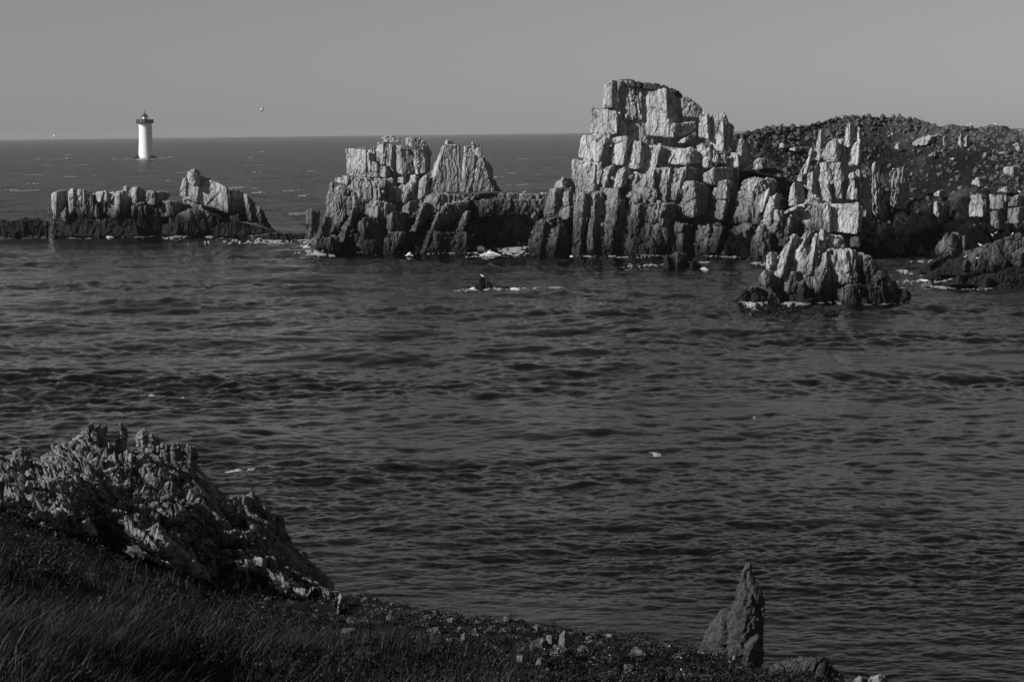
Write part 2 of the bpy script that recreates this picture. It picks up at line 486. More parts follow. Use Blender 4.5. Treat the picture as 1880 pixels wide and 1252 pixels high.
for off, s, kw in [
    (8.0, "1030 335 1083 285 1105 275 1035 422 1095 442 1112 440", dict(r=.3)),
    (7.6, "1097 272 1188 285 1255 365 1098 500 1175 514 1240 455", dict(style='flute', r=.15)),
    (8.2, "1228 440 1290 420 1362 455 1200 600 1282 606 1352 545", dict(r=.3)),
    (7.2, "1198 515 1265 510 1286 525 1198 598 1270 606 1286 600", dict(r=.3)),
    (6.0, "342 420 498 413 520 438 318 542 440 578 512 560", dict(style='smooth', r=.18, tl=28)),
    (6.0, "522 428 616 416 638 434 504 582 590 594 612 576", dict(style='smooth', r=.25, tl=28)),
    (5.8, "638 450 700 440 743 462 600 606 686 620 716 600", dict(style='smooth', r=.25, tl=30, tr=55)),
    (6.0, "764 472 812 460 830 496 704 622 780 628 800 590", dict(r=.3)),
    (5.6, "846 490 1000 474 1062 530 794 592 980 592 1046 582", dict(r=.3, tl=25)),
    (6.4, "1010 470 1065 452 1122 505 1045 545 1090 545 1122 545", dict(r=.3)),
    (6.2, "1060 500 1100 480 1120 505 1060 600 1090 610 1120 600", dict(r=.35)),
    (6.6, "1118 510 1182 508 1200 515 1118 578 1182 582 1200 582", dict(style='flute', tl=0)),
    (4.2, "287 552 428 582 441 586 282 752 415 750 432 742", dict(style='smooth', r=.14, tl=28)),
    (4.4, "474 600 520 588 546 602 424 748 470 752 502 702", dict(style='flute', r=.25)),
    (4.4, "545 615 600 600 642 622 500 724 580 724 602 722", dict(r=.3)),
    (3.9, "640 650 800 596 900 600 578 800 740 810 830 780", dict(style='flute', tl=20, r=.25)),
    (3.8, "800 604 872 596 905 612 755 800 840 806 872 792", dict(style='flute', tl=25, r=.2)),
    (3.8, "884 612 960 596 1044 604 850 800 902 800 1004 705", dict(style='flute', tl=25, r=.2)),
    (3.6, "160 730 190 724 248 732 112 905 180 908 228 832", dict(r=.2, tl=40)),
    (4.6, "190 692 236 655 292 668 184 728 236 728 286 722", dict(r=.3)),
    (3.8, "240 752 275 735 300 742 232 834 270 834 297 828", dict(r=.3)),
    (3.0, "214 852 280 824 302 832 194 908 270 908 302 902", dict(r=.35)),
    (1.4, "294 760 362 748 400 756 288 1120 330 1136 372 1136", dict(style='flute', r=.15)),
    (1.8, "380 764 430 750 482 742 360 1134 402 1136 432 1136", dict(style='flute', r=.2)),
    (2.6, "470 735 560 718 582 742 464 805 560 806 578 802", dict(r=.3)),
    (2.0, "450 806 560 798 606 792 444 926 545 928 602 902", dict(r=.2)),
    (1.4, "440 928 540 928 602 904 400 1134 520 1138 624 1138", dict(style='rough', r=.2, tl=20)),
    (1.0, "385 935 412 928 446 940 378 1120 410 1122 432 1110", dict(r=.25)),
    (1.6, "610 840 690 808 722 806 542 1138 640 1140 682 1138", dict(style='flute', r=.2)),
    (1.2, "690 818 858 800 928 822 650 1140 770 1140 832 1138", dict(style='rough', r=.18, tl=15)),
    (1.6, "848 922 950 928 1004 932 830 1138 940 1130 1004 1124", dict(style='rough', r=.2)),
    (2.4, "905 692 1012 664 1118 712 922 902 1010 914 1102 882", dict(r=.4, tl=40, tr=55)),
    (4.0, "1128 682 1208 678 1242 692 1114 792 1196 788 1222 792", dict(style='smooth', r=.2)),
    (3.8, "1124 800 1196 795 1216 802 1114 902 1170 918 1202 902", dict(r=.35)),
    (4.6, "1060 645 1122 592 1256 602 1058 692 1120 714 1222 684", dict(r=.35)),
    (2.4, "1270 690 1400 642 1530 660 1184 938 1322 944 1500 942", dict(style='flute', r=.5, tl=42, tr=40, lean=(.35, 0))),
    (2.0, "1330 795 1400 760 1482 742 1320 944 1392 946 1482 932", dict(r=.45, tl=42)),
    (1.2, "1200 952 1330 948 1500 950 1050 1205 1300 1210 1500 1210", dict(style='rough', r=.25)),
    (0.8, "1100 945 1182 948 1206 956 1050 1110 1130 1112 1162 1064", dict(r=.25)),
    (0.4, "1168 1110 1202 1070 1234 1104 1118 1210 1190 1212 1242 1210", dict(r=.35)),
    (1.2, "1000 975 1100 928 1192 942 978 1140 1100 1140 1152 1112", dict(style='rough', r=.25)),
    (1.4, "70 925 130 905 170 930 30 1100 100 1120 150 1120", dict(style='flute', r=.2, lean=(.5, 0))),
    (0.8, "160 960 220 930 270 960 110 1130 180 1132 240 1132", dict(style='flute', r=.2, lean=(.5, 0))),
]:
    g.add(C3, off, s, **kw)

# ---- the crag of pinnacles at its right hand end
c = Rock("pinnacle_crag", "pale crag of pointed pinnacles above a bright square slab, right of the tallest stack", "rock", 285, M_CRAG, (48, 290, 0))
WATER.append(c)
c.merged("rock_body", [
    (CR, 4.8, "560 330 750 230 890 230 420 800 700 820 900 800", dict(tl=25, tr=45)),
    (CR, 2.2, "300 760 640 800 900 800 120 1240 640 1260 900 1260", dict(tl=25, tr=50)),
    (CR, 5.0, "60 900 250 830 420 850 -40 1250 220 1260 420 1260", dict(tl=25, tr=20, style='rough')),
])
for off, s, kw in [
    (5.6, "540 172 572 155 618 232 498 425 560 440 592 300", dict(r=.25, name='pinnacle', lean=(.2, 0))),
    (4.6, "602 290 690 213 742 292 565 432 690 444 742 440", dict(r=.4, style='smooth', tl=30, amp=.7)),
    (5.0, "768 140 812 84 862 142 744 312 800 332 842 300", dict(r=.25, name='pinnacle', lean=(.2, 0))),
    (5.6, "858 152 888 138 906 212 840 300 880 310 906 280", dict(r=.3, name='pinnacle')),
    (4.2, "818 302 890 228 912 302 784 472 870 482 908 432", dict(r=.3, lean=(.25, 0))),
    (5.2, "478 325 500 310 522 372 385 565 440 575 492 440", dict(r=.25, lean=(.4, 0), name='pinnacle')),
    (4.2, "438 520 510 478 550 606 418 624 490 710 566 722", dict(r=.3)),
    (4.0, "552 440 612 428 640 450 556 525 610 530 640 510", dict(r=.35)),
    (3.2, "636 450 722 438 746 472 690 745 742 748 764 722", dict(style='flute', r=.2, lean=(-.22, 0))),
    (3.4, "545 556 630 540 644 602 578 742 640 768 652 742", dict(r=.3)),
    (3.2, "800 535 830 500 862 560 774 745 866 757 888 742", dict(style='flute', r=.25, name='pinnacle', lean=(-.15, 0))),
    (4.4, "858 505 884 500 890 512 862 740 884 745 892 740", dict(r=.25)),
    (2.8, "310 645 352 574 424 622 294 802 362 806 444 762", dict(r=.3, name='pinnacle')),
    (2.6, "438 765 500 733 582 738 440 784 560 788 586 782", dict(r=.2, tl=15)),
    (2.0, "430 835 472 792 588 786 420 990 484 1000 602 1012", dict(style='smooth', r=.12, tl=40, tr=12)),
    (2.0, "588 784 622 770 642 782 600 1012 652 1022 662 1022", dict(style='smooth', r=.15, tl=10)),
    (1.4, "646 782 880 760 912 806 662 1010 866 1036 904 1016", dict(style='block', r=.14, tl=24, amp=.8, mat=M_SLAB, name='rock_slab', lab='broad bright smooth slab')),
    (1.6, "800 1042 882 1038 908 1042 800 1140 884 1140 908 1140", dict(r=.2)),
    (4.8, "904 562 940 548 984 642 900 965 942 1004 988 922", dict(r=.3, tl=15)),
    (3.4, "914 902 968 930 982 952 914 1022 950 1034 978 1000", dict(r=.35)),
    (1.0, "188 836 215 808 248 852 184 922 226 924 258 922", dict(r=.35, name='pinnacle')),
    (1.4, "108 904 150 814 182 862 98 952 150 962 182 952", dict(r=.35, name='pinnacle')),
    (0.6, "258 934 320 848 388 892 214 1134 290 1140 342 1022", dict(style='flute', r=.3, lean=(.3, 0))),
    (0.4, "158 962 210 928 242 934 154 1014 190 1016 212 1002", dict(r=.4)),
    (1.0, "248 852 380 788 432 800 258 872 370 822 424 832", dict(r=.3, name='rock_slab')),
    (0.4, "36 966 100 938 152 1004 0 1094 80 1104 162 1094", dict(r=.4)),
    (4.4, "388 502 420 478 432 522 368 592 416 614 428 602", dict(r=.3)),
    (2.6, "104 662 150 638 174 684 30 852 80 862 140 722", dict(r=.25, lean=(.5, 0))),
    (1.8, "150 722 200 688 262 702 90 904 150 904 222 832", dict(r=.25, lean=(.5, 0))),
    (0.0, "0 1040 100 1000 220 1040 -40 1250 120 1260 260 1260", dict(style='rough', r=.35)),
    (0.2, "40 1100 150 1060 240 1120 20 1250 140 1260 260 1260", dict(style='rough', r=.35)),
]:
    c.add(CR, off, s, **kw)

# ---- the twin stack in the middle
t = Rock("rock_stack", "twin topped rock stack with a trapezoid block, left of the channel", "rock", 318, M_ROCK, (-16, 324, 0))
WATER.append(t)
t.merged("rock_body", [
    (CM, 9.5, "500 250 850 190 1210 240 480 620 850 640 1250 620", dict(tl=25, tr=25, style='flute')),
    (CM, 3.0, "350 600 700 520 1220 530 220 1160 700 1200 1280 1200", dict(tl=30, tr=15, style='rough')),
    (CN, 7.0, "640 780 900 740 1330 740 640 1080 900 1085 1330 1080", dict(tl=10, tr=10, style='rough')),
    (CN, 4.5, "150 640 400 600 700 620 40 1150 400 1160 700 1160", dict(tl=30, tr=20, style='rough')),
])
for off, s, kw in [
    (7.4, "474 216 662 194 684 232 474 462 656 482 674 482", dict(style='smooth', r=.14, tl=26, rake=.02)),
    (8.2, "686 212 738 188 758 224 686 482 732 484 760 480", dict(style='flute', tl=10)),
    (7.6, "754 152 820 140 847 172 754 266 820 272 842 266", dict(r=.25)),
    (7.4, "788 282 830 275 847 292 788 366 830 372 842 366", dict(r=.3)),
    (7.2, "668 330 700 320 712 340 668 478 700 480 710 478", dict(r=.3)),
    (7.2, "714 332 760 340 782 372 700 478 760 484 778 482", dict(r=.2, tl=8)),
    (6.8, "786 376 842 370 894 382 768 482 842 484 898 482", dict(r=.25)),
    (7.0, "854 178 900 164 932 182 842 372 886 384 922 442", dict(style='flute', r=.25)),
    (6.8, "928 182 972 180 1094 232 940 442 990 456 1108 454", dict(style='smooth', r=.12, tl=40, tr=25)),
    (7.0, "1092 232 1116 224 1194 226 1112 452 1138 454 1204 442", dict(style='smooth', r=.12, tr=20)),
    (7.6, "798 112 862 88 1004 122 798 152 862 162 1004 168", dict(r=.3, tl=15, tr=15, name='rock_slab', rake=.5)),
    (6.8, "1012 112 1080 88 1184 112 1018 202 1100 218 1184 216", dict(r=.6, tl=20, tr=25, style='smooth')),
    (8.4, "1170 132 1192 140 1268 264 1190 442 1204 444 1254 422", dict(r=.2, tr=45)),
    (6.0, "364 470 498 468 514 492 362 524 490 574 514 574", dict(r=.25, tl=28)),
    (5.2, "506 492 580 486 952 500 506 582 622 652 862 692", dict(style='flute', tl=35, tr=14, r=.14)),
    (4.6, "864 572 930 558 972 582 852 694 900 704 944 702", dict(style='smooth', r=.25)),
    (5.0, "960 552 1082 528 1144 542 900 704 1012 724 1142 642", dict(r=.25, tl=15)),
    (6.2, "1060 456 1116 454 1132 462 1060 522 1116 532 1128 526", dict(r=.25)),
    (6.0, "950 482 1004 470 1034 502 940 532 1000 542 1034 532", dict(r=.35)),
    (3.0, "318 566 446 552 628 654 206 1104 380 1000 500 760", dict(style='flute', r=.22, tl=35, tr=20)),
    (4.6, "326 532 352 514 374 542 316 600 350 610 380 610", dict(r=.35)),
    (2.0, "114 786 160 774 248 794 98 1064 150 1066 232 964", dict(style='flute', r=.2, tr=35)),
    (2.6, "440 656 562 650 654 664 430 840 540 840 640 800", dict(style='flute', r=.2, tl=20, tr=20)),
    (1.6, "480 852 546 738 614 752 404 964 500 994 582 884", dict(r=.3, lean=(.4, 0))),
    (1.8, "658 692 790 686 984 744 588 804 760 866 856 874", dict(r=.25, tl=38, tr=30, style='flute')),
    (0.8, "588 892 642 832 844 880 548 1104 640 1186 834 1192", dict(r=.2, tl=40, tr=32, style='flute')),
    (1.4, "848 832 912 772 1044 802 848 964 890 974 1044 974", dict(r=.25, tr=40)),
    (0.2, "858 986 1002 970 1034 992 800 1192 900 1196 1014 1152", dict(r=.25, tl=20, lean=(.3, 0), style='flute')),
    (2.2, "988 742 1062 688 1154 692 968 804 1060 834 1134 794", dict(r=.35, tl=28)),
    (0.6, "418 964 500 898 554 892 358 1072 450 1094 544 1004", dict(r=.35, lean=(.4, 0))),
    (0.4, "200 1060 350 1000 564 1004 170 1140 350 1166 564 1166", dict(r=.35, style='rough')),
    (0.4, "560 1100 700 1060 860 1080 540 1192 700 1196 860 1196", dict(r=.35, style='rough')),
]:
    t.add(CM, off, s, **kw)
for off, s, kw in [
    (5.4, "362 136 386 130 534 130 148 622 238 584 534 562", dict(amp=.34, style='flute', r=.05, tl=50, tr=10, rake=.05, lab='trapezoid block with a lit left edge')),
    (4.6, "548 238 574 228 722 220 526 558 560 564 836 558", dict(amp=.34, style='flute', r=.06, tl=45, tr=14, lean=(-.2, 0))),
    (6.4, "546 150 572 138 724 124 546 232 572 234 726 222", dict(amp=.4, style='flute', r=.12, tr=12)),
    (6.2, "716 232 742 234 830 352 738 552 790 558 836 558", dict(amp=.4, style='flute', tr=30, lean=(-.25, 0))),
    (7.4, "826 446 842 450 908 562 826 562 842 564 910 564", dict(tr=45)),
    (4.8, "150 454 220 378 254 402 138 642 200 594 232 592", dict(r=.3, style='smooth')),
    (6.0, "378 94 412 88 474 116 376 130 412 134 474 134", dict(r=.3)),
    (6.6, "618 106 640 98 662 126 616 134 640 136 664 134", dict(r=.35)),
    (5.8, "600 578 900 566 1330 588 590 660 900 660 1330 650", dict(mat=M_SHELF, amp=.45, style='rough', tl=10, tr=10)),
    (4.4, "480 644 800 634 1330 622 420 800 700 800 1330 770", dict(mat=M_SHELF, amp=.45, style='rough', tl=15, tr=8)),
    (4.0, "728 740 790 698 926 722 734 762 800 768 924 756", dict(mat=M_SHELF, amp=.45, r=.5)),
    (3.0, "196 592 330 568 630 622 128 764 300 764 604 704", dict(style='flute', r=.2, tl=35, tr=20, lean=(.2, 0))),
    (1.8, "150 702 202 638 354 702 48 934 110 944 254 804", dict(style='flute', r=.25, lean=(.4, 0))),
    (1.6, "348 692 402 678 624 642 198 964 260 968 564 764", dict(style='flute', r=.2, tr=25, lean=(.4, 0))),
    (0.6, "308 764 332 738 374 742 146 1156 184 1160 264 942", dict(r=.2, lean=(.6, 0), style='flute')),
    (0.4, "248 952 302 938 524 920 188 1156 300 1160 444 1142", dict(r=.2, tl=30, tr=25, style='rough')),
    (1.0, "548 764 592 738 624 752 428 1156 500 1160 564 902", dict(r=.2, lean=(.4, 0), style='flute')),
    (2.6, "378 814 562 760 904 782 348 902 560 904 904 884", dict(mat=M_SHELF, amp=.45, style='rough', r=.3)),
    (0.2, "538 964 582 928 664 952 478 1160 600 1164 694 1162", dict(style='rough', r=.3)),
    (2.8, "556 852 652 818 854 852 556 924 650 930 854 924", dict(mat=M_SHELF, amp=.45, style='rough', r=.4)),
    (4.4, "1172 772 1210 748 1238 782 1172 800 1210 806 1238 802", dict(r=.6)),
    (5.0, "1232 720 1254 712 1290 730 1232 745 1254 750 1290 750", dict(r=.6)),
    (4.4, "576 530 600 515 625 545 576 580 600 585 625 582", dict(r=.4)),
]:
    t.add(CN, off, s, **kw)

# ---- the long islet at the left
i = Rock("rock_islet", "long low dark islet with a tilted pale slab, nearest the lighthouse", "rock", 378, M_LEFT, (-72, 384, 0))
WATER.append(i)
i.merged("rock_body", [
    (CA, 3.5, "250 480 700 450 1000 480 250 1090 700 1095 1000 1095", dict(tl=30, tr=10, style='rough', amp=.5)),
    (CA, 3.5, "980 470 1350 450 1900 500 980 1090 1350 1095 1900 1095", dict(tl=20, tr=10, style='rough', amp=.5)),
    (CC, 3.5, "340 300 560 250 900 400 300 900 600 910 950 900", dict(tl=30, tr=30)),
])
for off, s, kw in [
    (1.4, "244 502 328 456 482 440 254 866 318 874 462 712", dict(style='flute', amp=.6, tl=40, tr=50, r=.12)),
    (1.8, "498 442 560 416 624 432 498 824 550 836 640 836", dict(style='flute', amp=.6, tl=38, tr=50, r=.15)),
    (2.0, "598 432 700 428 844 462 598 830 720 840 864 836", dict(style='flute', amp=.6, tl=5, tr=20, r=.1)),
    (1.6, "888 482 970 468 984 482 894 604 940 614 982 584", dict(r=.2, tl=30)),
    (1.6, "974 472 1022 438 1114 492 974 564 1020 604 1104 604", dict(r=.3)),
    (1.0, "1050 602 1200 430 1344 432 972 844 1160 854 1344 836", dict(style='flute', amp=.6, r=.35, tl=38, tr=35)),
    (1.8, "1228 402 1290 368 1354 380 1218 464 1290 474 1344 464", dict(r=.4)),
    (1.6, "188 692 220 662 246 702 198 834 236 840 252 834", dict(r=.25)),
    (0.8, "-640 900 -200 868 254 846 -640 1084 -150 1090 254 1090", dict(style='rough', tl=5, tr=5, rake=.4, amp=.9, mat=M_BLACK)),
    (0.4, "240 872 800 832 1450 842 240 1090 800 1096 1504 1096", dict(style='rough', amp=.5, tl=5, tr=5, rake=.3)),
    (0.8, "1360 662 1400 636 1564 602 1360 814 1390 824 1434 804", dict(r=.25, tr=30)),
    (0.6, "1428 702 1490 648 1804 702 1418 934 1460 944 1804 1084", dict(style='flute', amp=.6, r=.3, tl=40, tr=25)),
    (1.4, "1350 422 1440 390 1564 452 1370 624 1430 644 1544 604", dict(r=.25, tl=25)),
    (1.6, "1548 472 1650 458 1884 472 1558 644 1680 664 1884 624", dict(style='rough', amp=.5, r=.3)),
    (0.8, "1620 560 1680 530 1750 560 1600 650 1680 670 1740 650", dict(r=.5)),
    (1.0, "830 690 880 610 930 690 820 830 880 840 930 830", dict(r=.3)),
    (0.8, "400 760 460 680 500 760 390 900 450 910 520 900", dict(r=.3)),
]:
    i.add(CA, off, s, **kw)
for off, s, kw in [
    (1.2, "396 140 846 330 896 372 312 438 872 652 904 652", dict(style='smooth', r=.10, tl=26, tr=35, amp=.8, rake=.12, lab='pale tilted slab')),
    (1.6, "428 132 476 116 560 160 380 300 480 320 560 330", dict(style='block', r=.3, tl=26)),
    (1.5, "334 240 380 210 420 250 308 440 380 450 420 450", dict(style='block', r=.25, tl=30)),
    (1.9, "858 352 902 350 1064 404 876 654 930 724 1154 744", dict(style='flute', amp=.6, tl=20, tr=40, lean=(-.3, 0))),
    (2.2, "1048 414 1082 418 1184 514 1078 744 1150 752 1304 752", dict(style='flute', amp=.6, tr=42, lean=(-.3, 0))),
    (2.4, "1176 514 1230 560 1296 664 1168 744 1260 784 1420 854", dict(style='flute', amp=.6, tr=42, lean=(-.3, 0))),
    (0.6, "148 692 420 540 860 644 158 894 450 898 954 894", dict(style='flute', amp=.6, r=.5, tl=25, tr=25)),
    (1.0, "898 654 1000 638 1104 684 898 724 1000 744 1104 752", dict(r=.35, tl=25)),
    (1.2, "18 562 200 466 424 534 28 704 220 690 424 604", dict(style='rough', amp=.5, r=.35)),
    (1.0, "680 800 900 700 1420 830 680 912 900 916 1430 862", dict(style='rough', amp=.5, r=.2, tl=10, tr=10)),
    (0.2, "20 780 300 720 640 780 20 896 300 902 640 902", dict(style='rough', amp=.5, r=.4)),
]:
    i.add(CC, off, s, **kw)

k = Rock("sea_rock", "flat black skerry awash between the long islet and the twin stack", "rock", 364, M_BLACK, (-45, 364, 0))
WATER.append(k)
k.add(CC, 0, "1262 918 1400 858 1540 868 1262 950 1450 956 1560 950", style='rough', rake=.6, tl=10, tr=10)
k.add(CC, 0.6, "1500 890 1640 862 1760 876 1500 948 1650 952 1770 940", style='rough', rake=.6, tl=10, tr=10)

# ---- low rocks off the foot of the stacks
m = Rock("sea_rock", "small dark rock with pale ribs at the foot of the tallest stack", "rock", 273, M_SMALL, (24, 274, 0))
WATER.append(m)
for off, s, kw in [
    (0.6, "830 1130 850 1105 880 1140 822 1200 860 1208 890 1206", dict(r=.35)),
    (0.4, "850 1120 910 1092 985 1110 850 1208 920 1212 985 1212", dict(style='flute', r=.4)),
    (1.0, "960 1150 1000 1140 1060 1170 960 1210 1000 1212 1062 1210", dict(style='rough', r=.35)),
]:
    m.add(C3, off, s, **kw)

n_ = Rock("sea_rock", "craggy pale topped rock with a dark tail, standing in front of the crag", "rock", 216, M_SMALL, (35, 220, 0))
WATER.append(n_)
n_.merged("rock_body", [
    (CS, 1.7, "500 280 760 150 930 190 390 720 720 730 1000 720", dict(tl=34, tr=25, style='block', r=.35, lean=(.3, 0))),
    (CS, 0.7, "450 400 800 240 1390 320 290 745 850 752 1560 740", dict(tl=34, tr=32, style='block', r=.5)),
])
for off, s, kw in [
    (1.8, "588 194 692 90 764 152 474 424 600 344 644 272", dict(r=.25, tl=32, lean=(.3, 0))),
    (2.2, "738 132 838 46 858 62 640 274 722 284 834 164", dict(r=.25, lean=(.5, 0))),
    (1.4, "438 294 470 248 544 262 424 424 466 434 524 354", dict(r=.3)),
    (1.2, "468 352 632 268 654 272 460 444 560 504 604 404", dict(r=.25, lean=(.4, 0))),
    (0.8, "344 494 420 400 574 434 344 564 450 614 562 564", dict(r=.35, tl=28)),
    (1.4, "848 116 892 90 914 132 754 484 832 494 904 224", dict(r=.25, name='pinnacle', tl=40, lean=(.3, 0))),
    (2.6, "904 84 950 28 978 62 900 194 950 214 978 204", dict(r=.3, name='pinnacle')),
    (1.6, "878 334 1000 214 1094 216 858 424 960 404 1064 404", dict(style='flute', r=.25)),
    (1.2, "984 236 1180 208 1354 284 974 564 1200 564 1404 564", dict(style='flute', r=.4, tl=25, tr=35)),
    (0.8, "798 434 980 388 1044 424 848 644 900 644 1014 564", dict(style='flute', r=.25)),
    (0.4, "688 564 762 498 854 644 658 744 780 748 854 664", dict(r=.25)),
    (1.0, "598 504 700 420 754 424 588 624 680 644 724 534", dict(style='flute', r=.3)),
    (0.4, "228 594 300 568 524 622 88 728 280 734 604 744", dict(style='rough', r=.3, tl=20, tr=15)),
    (0.0, "1058 584 1200 540 1444 564 1048 754 1250 758 1604 734", dict(style='flute', r=.25, tl=35, tr=25)),
    (1.2, "1300 284 1382 330 1490 404 1348 730 1500 730 1790 704", dict(style='rough', r=.2, tl=10, tr=40)),
    (3.0, "998 104 1080 84 1174 174 998 214 1080 234 1184 224", dict(style='rough', r=.25)),
    (0.0, "598 704 800 678 1054 684 578 750 830 754 1064 758", dict(style='rough', r=.3)),
]:
    n_.add(CS, off, s, **kw)

e = Rock("sea_rock", "tiny dark rock standing alone in open water with a gull on its tip", "rock", 244, M_BLACK, (-4, 244, 0))
WATER.append(e)
for off, s, kw in [
    (0.6, "452 400 530 236 624 242 446 460 560 470 624 468", dict(style='flute', tl=30, tr=25)),
    (0.4, "616 296 680 290 742 380 616 468 680 474 774 460", dict(style='flute', tr=30)),
    (0.0, "228 430 320 398 454 424 222 480 340 484 456 470", dict(style='rough', r=.4)),
    (0.6, "760 412 900 402 1174 452 760 470 900 474 1190 476", dict(style='rough', r=.4)),
]:
    e.add(CK, off, s, **kw)
e2 = Rock("sea_rock", "tiny black pointed rock just right of the rock with the gull", "rock", 243, M_BLACK, (4, 243, 0))
WATER.append(e2)
e2.add(CK, 0, "1440 466 1545 398 1606 470 1436 482 1540 486 1610 482", style='rough', r=.3)
e3 = Rock("sea_rock", "small black hump between the dark tailed rock and the shore", "rock", 262, M_BLACK, (54, 262, 0))
WATER.append(e3)
e3.add(CP, 0, "180 884 280 806 384 884 176 900 280 904 388 900", style='rough', r=.35)
e3.add(CP, 1, "10 872 80 852 150 880 0 898 80 904 160 900", style='rough', r=.35)

# ---- the shore at the right edge
h = Rock("rock_shore", "sloping rock ledges with gulls, at the right edge of the picture", "rock", 234, M_SHORE, (60, 240, 0))
WATER.append(h)
h.merged("rock_body", [
    (CP, 9.0, "640 800 1100 640 1700 420 500 900 1100 940 1800 900", dict(tl=15, tr=5, style='rough', amp=.5)),
    (CP, 3.5, "1000 930 1400 880 2300 760 900 1010 1400 1100 2300 1120", dict(tl=20, tr=5, style='rough', amp=.5)),
    (CP, 9.0, "1600 480 2000 380 2500 330 1600 1000 2000 1040 2500 1040", dict(tl=15, tr=5, style='rough', amp=.5)),
])
for off, s, kw in [
    (16.0, "430 850 560 762 804 652 378 890 560 910 804 880", dict(style='rough', amp=.5, r=.3, lean=(.6, 0))),
    (10.0, "450 942 600 862 854 762 446 966 650 972 854 950", dict(style='rough', amp=.5, r=.3, lean=(.6, 0))),
    (5.0, "668 1032 900 902 1154 850 664 1046 900 1024 1204 1030", dict(style='rough', amp=.5, r=.3, lean=(.6, 0))),
    (14.0, "898 664 1040 590 1164 590 890 764 1000 764 1154 724", dict(style='rough', amp=.5, r=.3, lean=(.6, 0))),
    (9.0, "878 804 960 728 1104 730 878 844 950 864 1104 854", dict(style='rough', amp=.5, r=.3)),
    (9.0, "1148 684 1300 498 1634 400 1130 854 1300 884 1634 804", dict(style='block', r=.25, tl=15, tr=15, lean=(.6, 0))),
    (7.0, "1138 764 1180 734 1206 752 1138 834 1176 840 1202 828", dict(r=.35)),
    (6.0, "1198 822 1270 788 1344 802 1194 854 1270 884 1334 884", dict(r=.3)),
    (4.0, "1308 904 1440 828 1634 782 1308 964 1420 964 1634 904", dict(r=.4, tl=25, tr=10)),
    (0.6, "1228 1084 1420 938 1760 862 1218 1120 1450 1142 1760 1152", dict(style='rough', amp=.5, r=.35, tl=20, tr=5)),
    (2.4, "1138 964 1200 928 1304 962 1128 1064 1200 1094 1274 1064", dict(r=.4)),
    (0.8, "1720 900 1900 800 2300 740 1720 1150 1900 1160 2300 1160", dict(style='rough', amp=.5, r=.35, tl=20, tr=5)),
    (7.0, "1500 700 1600 640 1800 560 1500 820 1600 840 1800 800", dict(r=.25, lean=(.6, 0))),
]:
    h.add(CP, off, s, **kw)

v = Rock("rock_outcrop", "pale blocky outcrop split by straight cracks on the right hand slope", "rock", 262, M_ROCK, (68, 264, 0))
for off, s, kw in [
    (0.6, "1213 -22 1382 -22 1404 -4 1238 152 1390 158 1412 152", dict(style='smooth', r=.1, tl=25, mat=None)),
    (0.2, "1240 166 1330 164 1424 166 1250 334 1322 384 1404 374", dict(style='smooth', r=.12, tl=28, tr=50)),
    (0.6, "1452 2 1564 -12 1634 0 1448 122 1544 118 1634 118", dict(style='smooth', r=.1, tl=24)),
    (0.2, "1428 144 1574 126 1640 130 1424 324 1564 314 1610 304", dict(style='smooth', r=.12, tl=24)),
    (0.8, "1630 -10 1760 -30 1900 -20 1630 300 1760 310 1900 300", dict(style='block', r=.12, tl=24)),
    (2.0, "1380 -20 1430 -26 1470 -10 1400 300 1440 310 1470 300", dict(style='block', r=.1)),
]:
    v.add(CP, off, s, **kw)
v2 = Rock("boulder", "two humped rounded dark rock at the head of the small cove", "boulder", 264, M_ROCK, (55, 268, 0))
WATER.append(v2)
v2.add(CP, 0.5, "598 564 720 368 914 424 590 700 750 712 900 700", style='smooth', r=.5, tl=20, tr=20)
v2.add(CP, 0.0, "760 470 800 400 890 450 760 690 800 700 890 690", style='smooth', r=.5, tl=30, tr=40)
v2.add(CP, 0.8, "898 474 950 428 1004 494 896 690 940 700 994 690", style='smooth', r=.45, tl=35)

# ------------------------------------------------------------------ the island hill behind the crags
M_HILL, nt, b = mat_new("heathy_scree")
geo = node(nt, "ShaderNodeNewGeometry")
pos = geo.outputs["Position"]
n1 = noise_n(nt, pos, 0.10, 5, 0.6); n2 = noise_n(nt, pos, 1.6, 5, 0.7)
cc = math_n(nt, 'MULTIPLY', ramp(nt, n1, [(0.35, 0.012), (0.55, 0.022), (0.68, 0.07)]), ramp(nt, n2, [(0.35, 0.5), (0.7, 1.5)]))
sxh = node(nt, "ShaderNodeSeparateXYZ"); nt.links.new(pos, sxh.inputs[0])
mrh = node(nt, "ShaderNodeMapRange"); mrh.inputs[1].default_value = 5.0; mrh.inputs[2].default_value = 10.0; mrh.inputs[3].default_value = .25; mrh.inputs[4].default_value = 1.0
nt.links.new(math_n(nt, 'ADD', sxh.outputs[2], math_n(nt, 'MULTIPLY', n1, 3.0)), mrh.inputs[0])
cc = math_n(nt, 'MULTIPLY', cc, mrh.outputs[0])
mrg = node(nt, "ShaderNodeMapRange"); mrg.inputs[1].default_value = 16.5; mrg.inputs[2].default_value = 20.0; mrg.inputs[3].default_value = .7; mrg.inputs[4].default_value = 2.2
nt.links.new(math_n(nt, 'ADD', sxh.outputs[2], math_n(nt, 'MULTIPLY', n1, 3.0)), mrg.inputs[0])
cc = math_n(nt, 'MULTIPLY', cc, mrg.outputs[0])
nt.links.new(cc, b.inputs["Base Color"]); b.inputs["Roughness"].default_value = 1.0; b.inputs["Specular IOR Level"].default_value = 0.05

